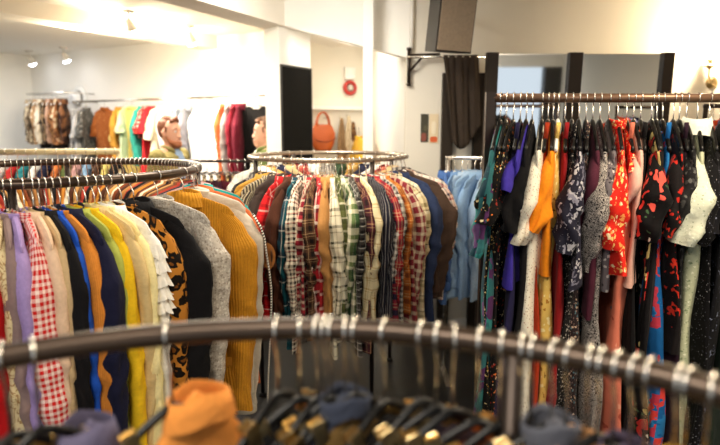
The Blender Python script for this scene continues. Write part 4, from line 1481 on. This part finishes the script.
# wall lamp
lp = at(709, 68, 4.2)
t = thing('wall_lamp', 'brass wall lamp with a glowing candle bulb on the cream wall', 'lamp', (lp.x, 4.25, lp.z))
MB().lathe([(0.0, -0.02), (0.03, -0.016), (0.045, -0.004), (0.045, 0.0)], 20, (0.06, 0, -0.1), 'y').build('wall_plate', M_BRASS, t)
MB().sweep([(0.06, -0.01, -0.1), (0.05, -0.07, -0.135), (0.0, -0.1, -0.12), (-0.03, -0.105, -0.06), (-0.03, -0.105, -0.01)], 0.006, 10).build('arm', M_BRASS, t)
MB().lathe([(0.0, -0.012), (0.012, -0.012), (0.02, 0.0), (0.045, 0.006), (0.042, 0.012), (0.016, 0.014), (0.014, 0.045), (0.03, 0.05), (0.028, 0.056), (0, 0.056)], 20, (-0.03, -0.105, 0)).build('drip_cup', M_BRASS, t)
MB().lathe([(0.0, 0.054), (0.014, 0.056), (0.024, 0.075), (0.022, 0.1), (0.01, 0.135), (0.0, 0.145)], 18, (-0.03, -0.105, 0)).build('bulb', M_BULB, t)
lampp = (lp.x - 0.03, 4.145, lp.z + 0.1)

# alcove: bell, box, bag, scarves
AY = 6.02
n_al = np.array((0.13, 6.2)) - WEND


def alcove(px, py, off=0.0):
    lo, hi = 0.0, 1.0
    for _ in range(40):
        m = (lo + hi) / 2
        q = WEND + n_al * m
        if px_of(q[0], q[1], 1.9) < px:
            lo = m
        else:
            hi = m
    q = WEND + n_al * lo
    return Vector((q[0], q[1] - off, at(px, py, q[1]).z))


al_rz = math.atan2(n_al[1], n_al[0])
p = alcove(349, 88)
t = thing('alarm_bell', 'round red wall bell with a pale centre under the white box', 'bell', p, al_rz)
MB().lathe([(0.0, -0.01), (0.075, -0.01), (0.078, -0.03), (0.07, -0.045), (0.05, -0.05), (0.045, -0.03), (0.0, -0.03)], 28, (0, 0, 0), 'y').build('gong', solid('red_bell_enamel', '#b8332c', 0.35), t)
MB().lathe([(0.0, -0.03), (0.04, -0.032), (0.03, -0.05), (0.0, -0.055)], 20, (0, 0, 0), 'y').build('centre_cap', solid('pale_grey_enamel', '#b5aca2', 0.4), t)
p = alcove(349, 73.5)
t = thing('wall_box', 'small white box on the wall above the red bell', 'wall box', p, al_rz)
MB().box((-0.055, -0.04, -0.06), (0.055, 0.0, 0.06)).build('cover', M_WHTPL, t, False)
MB().box((-0.06, -0.012, -0.065), (0.06, 0.0, 0.065)).build('back_plate', M_LAMPW, t, False)

p = alcove(323.5, 134, 0.14)
hz = alcove(323.5, 116, 0.1).z - p.z
t = thing('wall_hook', 'small metal wall hook carrying the rust handbag', 'hook', alcove(323.5, 118, 0.0), al_rz)
MB().sweep([(0, 0, 0), (0, -0.13, -0.005), (0, -0.15, 0.002), (0, -0.155, 0.02)], 0.006, 8).build('hook_arm', M_CHROME, t)
t = thing('handbag', 'rust orange leather handbag with two handles hanging in the alcove', 'handbag', p, al_rz)
ML = solid('rust_leather', '#b5541f', 0.42, noise=0.15, nscale=12)
zs = np.linspace(-0.17, 0.1, 12)
wv = np.interp(zs, [-0.17, -0.1, 0.0, 0.07, 0.1], [0.085, 0.12, 0.135, 0.11, 0.085])
dv = np.interp(zs, [-0.17, -0.1, 0.0, 0.1], [0.05, 0.06, 0.05, 0.02])
MB().sweep([(0, 0, z) for z in zs], list(zip(wv, dv)), 28).build('body', ML, t)
MB().sweep([(0.115 * math.sin(a) * 1.02, -0.052 - 0.004 * math.cos(a * 2), -0.02 - 0.055 * math.cos(a)) for a in np.linspace(-1.3, 1.3, 12)], [(0.006, 0.012)] * 12, 8).build('front_flap', solid('dark_rust_leather', '#8d3d17', 0.45), t)
for s in (-1, 1):
    MB().sweep([(0.07 * math.cos(a), s * 0.018, 0.085 + (hz - 0.02) * 0.82 * math.sin(a)) for a in np.linspace(0, math.pi, 16)], 0.0075, 8).build('handle', ML, t)
SC = [('dark brown and beige striped scarf', stripes('#4c3524', '#b3946c', .02, .5), 341.5, 118, 152), ('pale striped grey and tan scarf', stripes('#a38c6a', '#e2d3b5', .025, .5), 348.5, 116, 152), ('brown patterned scarf', floral('#6b4a30', ['#b28d60', '#3a281b'], 30, .4), 353, 122, 152)]
for i, (lab, m, px, y0, y1) in enumerate(SC):
    a = alcove(px, y0, 0.06)
    zl = a.z - alcove(px, y1, 0.06).z
    t = thing('scarf', lab + ' hanging in the alcove beside the rust handbag', 'scarf', a, al_rz, 'scarves in the alcove')
    for s in (-1, 1):
        q = np.linspace(0, 1, 14)
        MB().sweep([(s * (0.004 + 0.02 * min(1, v * 3)), -0.01 + 0.004 * math.sin(v * 9 + i), -v * (zl + (0.3 if s > 0 else 0.22))) for v in q], [(0.012 + 0.02 * min(1, v * 2), 0.008) for v in q], 10).build('scarf_end', m, t)
    MB().sweep([(0, 0.0, 0.0), (0, 0.06, 0.012)], 0.006, 8).build('peg', M_CHROME, t)
p = alcove(359, 133, 0.36)
garment('tee', 'mustard yellow top hanging in the alcove by the white post', plain('#d9a83a'), (p.x, p.y, alcove(359, 128, 0.36).z), al_rz + R(80), None, 470, L=.5)
hanger('white', 0.006, (p.x, p.y, alcove(359, 128, 0.36).z), al_rz + R(80), 'the mustard yellow top in the alcove', None)
pz = alcove(359, 128, 0.36).z
t = thing('wall_peg', 'short metal wall peg holding the mustard yellow top', 'peg', (p.x, p.y, pz), 0)
MB().sweep([(0, -0.02, 0), (0, 0.37, 0)], 0.006, 8).build("peg_arm", M_CHROME, t)


# ================================================================== people
def remesh(mb, name, mat, parent, vox=0.009, smooth=6):
    me = mb.mesh('raw', mat)
    o = bpy.data.objects.new('raw', me)
    col.objects.link(o)
    md = o.modifiers.new('r', 'REMESH')
    md.mode = 'VOXEL'
    md.voxel_size = vox
    md.use_smooth_shade = True
    ms = o.modifiers.new('s', 'SMOOTH')
    ms.iterations = smooth
    ms.factor = 0.5
    bpy.context.view_layer.update()
    dg = bpy.context.evaluated_depsgraph_get()
    out = bpy.data.meshes.new_from_object(o.evaluated_get(dg))
    out.name = name
    bpy.data.objects.remove(o)
    out.materials.clear()
    out.materials.append(mat)
    return link(name, out, parent)


def rnd_caps(pts, rad):
    """close a chain roundly by adding shrinking rings at both ends"""
    pts = [np.array(p, float) for p in pts]
    rad = [np.array((r, r) if np.isscalar(r) else r, float) for r in rad]
    d0 = (pts[0] - pts[1]) / np.linalg.norm(pts[0] - pts[1])
    d1 = (pts[-1] - pts[-2]) / np.linalg.norm(pts[-1] - pts[-2])
    e = lambda f: math.sqrt(max(0, 1 - f * f))
    a = [(pts[0] + d0 * rad[0].min() * f, rad[0] * e(f)) for f in (0.97, 0.8, 0.45)]
    z = [(pts[-1] + d1 * rad[-1].min() * f, rad[-1] * e(f)) for f in (0.45, 0.8, 0.97)]
    return [p for p, _ in a] + pts + [p for p, _ in z], [r for _, r in a] + rad + [r for _, r in z]


def chain(mb, pts, rad, n=16, ref=(0, 1, 0)):
    P, Q = rnd_caps(pts, rad)
    mb.sweep(P, [tuple(q) for q in Q], n, ref)


def person(label, loc, rz, hairc, topc, shirtc, trouserc, beard=None, arm_fwd=0.1, h=1.68, quiff=True, head_pitch=0.0):
    t = thing('person', label, 'person', loc, rz)
    t.scale = (h / 1.68,) * 3
    skin = solid('skin', '#d9a184', 0.5, noise=0.06)
    b = MB()
    chain(b, [(0, 0, .86), (0, 0, .95), (0, .005, 1.08), (0, .01, 1.22), (0, 0, 1.34), (0, -.01, 1.385)], [(.155, .1), (.16, .105), (.135, .09), (.16, .105), (.175, .095), (.1, .07)], 28)
    chain(b, [(0, -.012, 1.36), (0, 0.0, 1.42), (0, .012, 1.48)], [.062, .054, .054])
    HP = [(0, .052, 1.445), (0, .035, 1.475), (0, .018, 1.52), (0, .008, 1.565), (0, 0, 1.605), (0, -.005, 1.64), (0, -.008, 1.662)]
    HRr = [(.036, .042), (.056, .07), (.066, .086), (.071, .095), (.072, .097), (.06, .08), (.036, .05)]
    chain(b, HP, HRr, 28)
    chain(b, [(0, .096, 1.568), (0, .104, 1.545), (0, .11, 1.526)], [.006, .008, .011], 10)
    for s in (-1, 1):
        chain(b, [(s * .008, .112, 1.518), (s * .014, .108, 1.52)], [.008, .008], 8)
        chain(b, [(s * .045, .085, 1.588), (s * .012, .1, 1.585)], [.008, .008], 8)
        chain(b, [(s * .074, -.005, 1.575), (s * .082, -.012, 1.56), (s * .076, -.002, 1.53)], [.01, .013, .009], 8)
    chain(b, [(-.02, .1, 1.488), (0, .106, 1.49), (.02, .1, 1.488)], [.005, .0075, .005], 8, (0, 0, 1))
    chain(b, [(-.016, .096, 1.478), (0, .102, 1.477), (.016, .096, 1.478)], [.005, .008, .005], 8, (0, 0, 1))
    chain(b, [(0, .08, 1.45), (0, .085, 1.455)], [.02, .02], 10)
    J = {}
    for s in (-1, 1):
        hip, kn, an = (s * .085, 0, .88), (s * .095, .012, .48), (s * .1, -.02, .09)
        chain(b, [hip, (s * .09, .01, .68), kn, (s * .098, -.012, .33), an], [.085, .075, .055, .052, .036])
        chain(b, [(s * .1, -.04, .045), (s * .105, .06, .04), (s * .11, .16, .03)], [(.034, .034), (.042, .03), (.036, .022)], 14, (0, 0, 1))
        sh, el, wr = (s * .175, -.005, 1.35), (s * .225, -.03, 1.08), (s * .19, arm_fwd + .1, .93)
        chain(b, [sh, (s * .205, -.02, 1.22), el, tuple((np.array(el) + wr) / 2 + np.array((0, 0, .0))), wr], [.052, .045, .038, .036, .027])
        d = np.array(wr) - np.array(el)
        d /= np.linalg.norm(d)
        up = np.array((0, 0, 1.0)) - d * d[2]
        up /= np.linalg.norm(up)
        sd = np.cross(d, up)
        pal = np.array(wr) + d * .05
        chain(b, [wr, np.array(wr) + d * .03, np.array(wr) + d * .085], [(.024, .02), (.02, .036), (.016, .038)], 12, tuple(up))
        for k, (o, ln) in enumerate(((.03, .07), (.01, .08), (-.01, .075), (-.03, .058))):
            r0 = np.array(wr) + d * .08 + up * o
            cu = sd * (-s) * .0
            k1 = r0 + d * ln * .5 + sd * s * -.008
            k2 = k1 + d * ln * .32 + sd * s * -.022
            chain(b, [r0 - d * .02, r0, k1, k2], [.0095, .0092, .0088, .0075], 8, tuple(up))
        th0 = np.array(wr) + d * .025 + up * .022
        chain(b, [th0, th0 + d * .028 + up * .028, th0 + d * .056 + up * .034 - sd * s * .012], [.012, .0105, .0085], 8, tuple(sd))
        J[s] = (sh, el, wr)
    remesh(b, 'body', skin, t, 0.0065, 5)
    g = MB()
    hm = hair_mat('hair_' + hairc.strip('#'), hairc)
    chain(g, [(0, -.022, 1.56), (0, -.022, 1.61), (0, -.018, 1.65), (0, -.012, 1.672)], [(.072, .08), (.075, .09), (.065, .082), (.042, .056)], 24)
    chain(g, [(-.045, .06, 1.652), (0, .075, 1.668 + (.012 if quiff else 0)), (.045, .06, 1.655)], [.017, .025 if quiff else .017, .018], 14, (0, 0, 1))
    chain(g, [(0, .05, 1.672), (0, -.02, 1.685), (0, -.07, 1.66)], [.026, .03, .027], 14, (1, 0, 0))
    for s in (-1, 1):
        chain(g, [(s * .071, .022, 1.60), (s * .073, .02, 1.56)], [.01, .007], 8)
    remesh(g, 'hair', hm, t, 0.007, 4)
    if beard:
        g = MB()
        bm = hair_mat('beard_' + beard.strip('#'), beard)
        chain(g, [(-.067, .02, 1.52), (-.06, .05, 1.475), (-.03, .085, 1.452), (0, .098, 1.446), (.03, .085, 1.452), (.06, .05, 1.475), (.067, .02, 1.52)], [.01, .017, .021, .024, .021, .017, .01], 12, (0, 0, 1))
        chain(g, [(-.026, .1, 1.492), (0, .112, 1.503), (.026, .1, 1.492)], [.005, .0075, .005], 8, (0, 0, 1))
        chain(g, [(-.062, .035, 1.497), (-.045, .075, 1.468), (0, .1, 1.462), (.045, .075, 1.468), (.062, .035, 1.497)], [.014, .018, .017, .018, .014], 12, (0, 0, 1))
        chain(g, [(-.03, .06, 1.44), (0, .075, 1.437), (.03, .06, 1.44)], [.018, .021, .018], 12, (0, 0, 1))
        remesh(g, 'beard', bm, t, 0.006, 3)
    for s in (-1, 1):
        e = MB().lathe([(0.0, 0.0115), (0.006, 0.0098), (0.0105, 0.004), (0.0105, -0.004), (0, -0.011)], 14, (s * .031, .087, 1.566), 'y').build('eye', solid('eye_white', '#efe9e2', 0.2), t)
        MB().lathe([(0.0, 0.0128), (0.004, 0.0122), (0.0056, 0.0105)], 12, (s * .031, .087, 1.566), 'y').build('iris', solid('eye_dark', '#3a2a20', 0.2), e)
        MB().sweep([(s * .048, .09, 1.59), (s * .03, .1, 1.594), (s * .014, .102, 1.589)], [.003, .0042, .0035], 8, (0, 0, 1)).build('eyebrow', hm, t)
    # clothes
    g = MB()
    chain(g, [(0, 0, .80), (0, 0, .95), (0, .005, 1.08), (0, .008, 1.22), (0, 0, 1.34), (0, -.012, 1.39)], [(.19, .135), (.188, .135), (.168, .12), (.185, .13), (.195, .115), (.09, .075)], 28)
    for s in (-1, 1):
        sh, el, wr = J[s]
        wc = tuple(np.array(el) + (np.array(wr) - np.array(el)) * .88)
        chain(g, [sh, (s * .207, -.02, 1.22), el, wc], [.07, .063, .055, .043])
    remesh(g, 'jacket', plain(topc), t, 0.009, 4)
    g = MB()
    g.sweep([(0, .132, .86), (0, .13, 1.0), (0, .128, 1.15), (0, .124, 1.28), (0, .085, 1.38), (0, .06, 1.405)], [(.05, .012), (.055, .012), (.06, .014), (.06, .016), (.05, .02), (.045, .016)], 14, (0, 1, 0))
    g.build('shirt_front', plain(shirtc), t)
    cg = MB()
    for s in (-1, 1):
        chain(cg, [(s * .015, .095, 1.36), (s * .06, .055, 1.415), (s * .066, -.01, 1.43), (s * .03, -.06, 1.435)], [.014, .018, .018, .016], 10, (0, 0, 1))
    remesh(cg, 'collar', plain(topc), t, 0.007, 3)
    g = MB()
    chain(g, [(0, 0, .84), (0, 0, .96)], [(.168, .118), (.165, .112)], 24)
    for s in (-1, 1):
        chain(g, [(s * .085, 0, .86), (s * .092, .012, .68), (s * .097, .012, .48), (s * .1, -.01, .3), (s * .102, -.018, .1)], [.1, .09, .073, .068, .062])
    remesh(g, 'trousers', plain(trouserc), t, 0.009, 3)
    for s in (-1, 1):
        g = MB()
        chain(g, [(s * .1, -.045, .052), (s * .105, .06, .048), (s * .112, .175, .038)], [(.042, .046), (.05, .04), (.044, .03)], 16, (0, 0, 1))
        v = [(p[0], p[1], max(p[2], 0.0)) for p in g.v]
        g.v = v
        g.build('shoe', solid('dark_shoe_leather', '#2b221c', 0.4), t)
    return t


pp = at(169, 130, 4.95)
person('person with swept-up ginger hair, beard and olive jacket over a blue shirt, facing right', (pp.x, pp.y, 0), R(-108), '#733c19', '#8b8050', '#8fa6c4', '#2c3550', '#9a5a34', h=1.665)
pp = at(265, 128, 5.12)
person('person with short brown hair in a green top, half hidden by the pillar', (pp.x, pp.y, 0), R(100), '#6b4526', '#6f7a45', '#d9d2c0', '#33343a', h=1.66, quiff=False)

# ================================================================== light
bg = bpy.data.worlds.new('daylight')
sc.world = bg
bg.use_nodes = True
bg.node_tree.nodes['Background'].inputs[0].default_value = (0.80, 0.9, 1.0, 1)
bg.node_tree.nodes['Background'].inputs[1].default_value = 0.6
area('ceiling_light_front', (-0.6, -0.2, 2.5), 0.7, 26, (1.0, 0.90, 0.76))
area('ceiling_light_left', (-2.2, 1.6, 2.5), 0.6, 26, (1.0, 0.90, 0.76))
area('ceiling_light_right', (1.3, 1.2, 2.5), 0.6, 24, (1.0, 0.84, 0.62))
area('ceiling_light_middle', (-0.4, 2.6, 2.5), 0.6, 22, (1.0, 0.9, 0.74))
area('ceiling_light_back', (-2.0, 5.2, 2.36), 1.2, 40, (1.0, 0.93, 0.82))
area('ceiling_light_alcove', (-0.1, 5.4, 2.5), 0.6, 5, (1.0, 0.92, 0.8))
area('fill_light_bulkhead', (-0.5, 3.3, 2.5), 0.5, 16, (1.0, .95, .86), (R(38), 0, R(8)))  # unseen fill lamp, added to brighten the bulkhead face
spot_lamp('fill_spot_return', (-0.5, 4.6, 2.3), (0.25, 5.2, 1.7), 22, (1.0, .95, .86), 100, .15)  # added spot without a fixture, lightens the white return wall
area('fill_light_shopfront', (1.0, -1.3, 2.5), 0.6, 26, (1.0, 0.95, 0.88), (R(-50), 0, 0))  # added fill on the front lintel so the mirrors reflect it bright
area('ceiling_light_corner', (-4.2, 6.2, 2.5), 1.0, 20, (0.92, 0.95, 1.0))
for px, py, pw in ((128, 27, 19), (78, 22, 20), (189, 38, 6)):
    p = ceil_pt(px, py - 10, H)
    lt = bpy.data.lights.new('ceiling_spot_glow', 'POINT')
    lt.energy = pw
    lt.color = (1, .84, .58)
    lt.shadow_soft_size = 0.05
    o = bpy.data.objects.new('ceiling_spot_glow', lt)
    o.location = (p.x, p.y, H - 0.22)
    col.objects.link(o)
lt = bpy.data.lights.new('wall_lamp_glow', 'POINT')
lt.energy = 20
lt.color = (1, .8, .55)
lt.shadow_soft_size = 0.03
o = bpy.data.objects.new('wall_lamp_glow', lt)
o.location = (lampp[0], lampp[1] - 0.06, lampp[2] + 0.06)
col.objects.link(o)

vs = sc.view_settings
vs.view_transform = 'Standard'
vs.look = 'None'
vs.gamma = 1.0
vs.use_curve_mapping = False
vs.exposure = 0.8
sc.cycles.max_bounces = 8
sc.cycles.diffuse_bounces = 4
sc.cycles.sample_clamp_indirect = 6.0
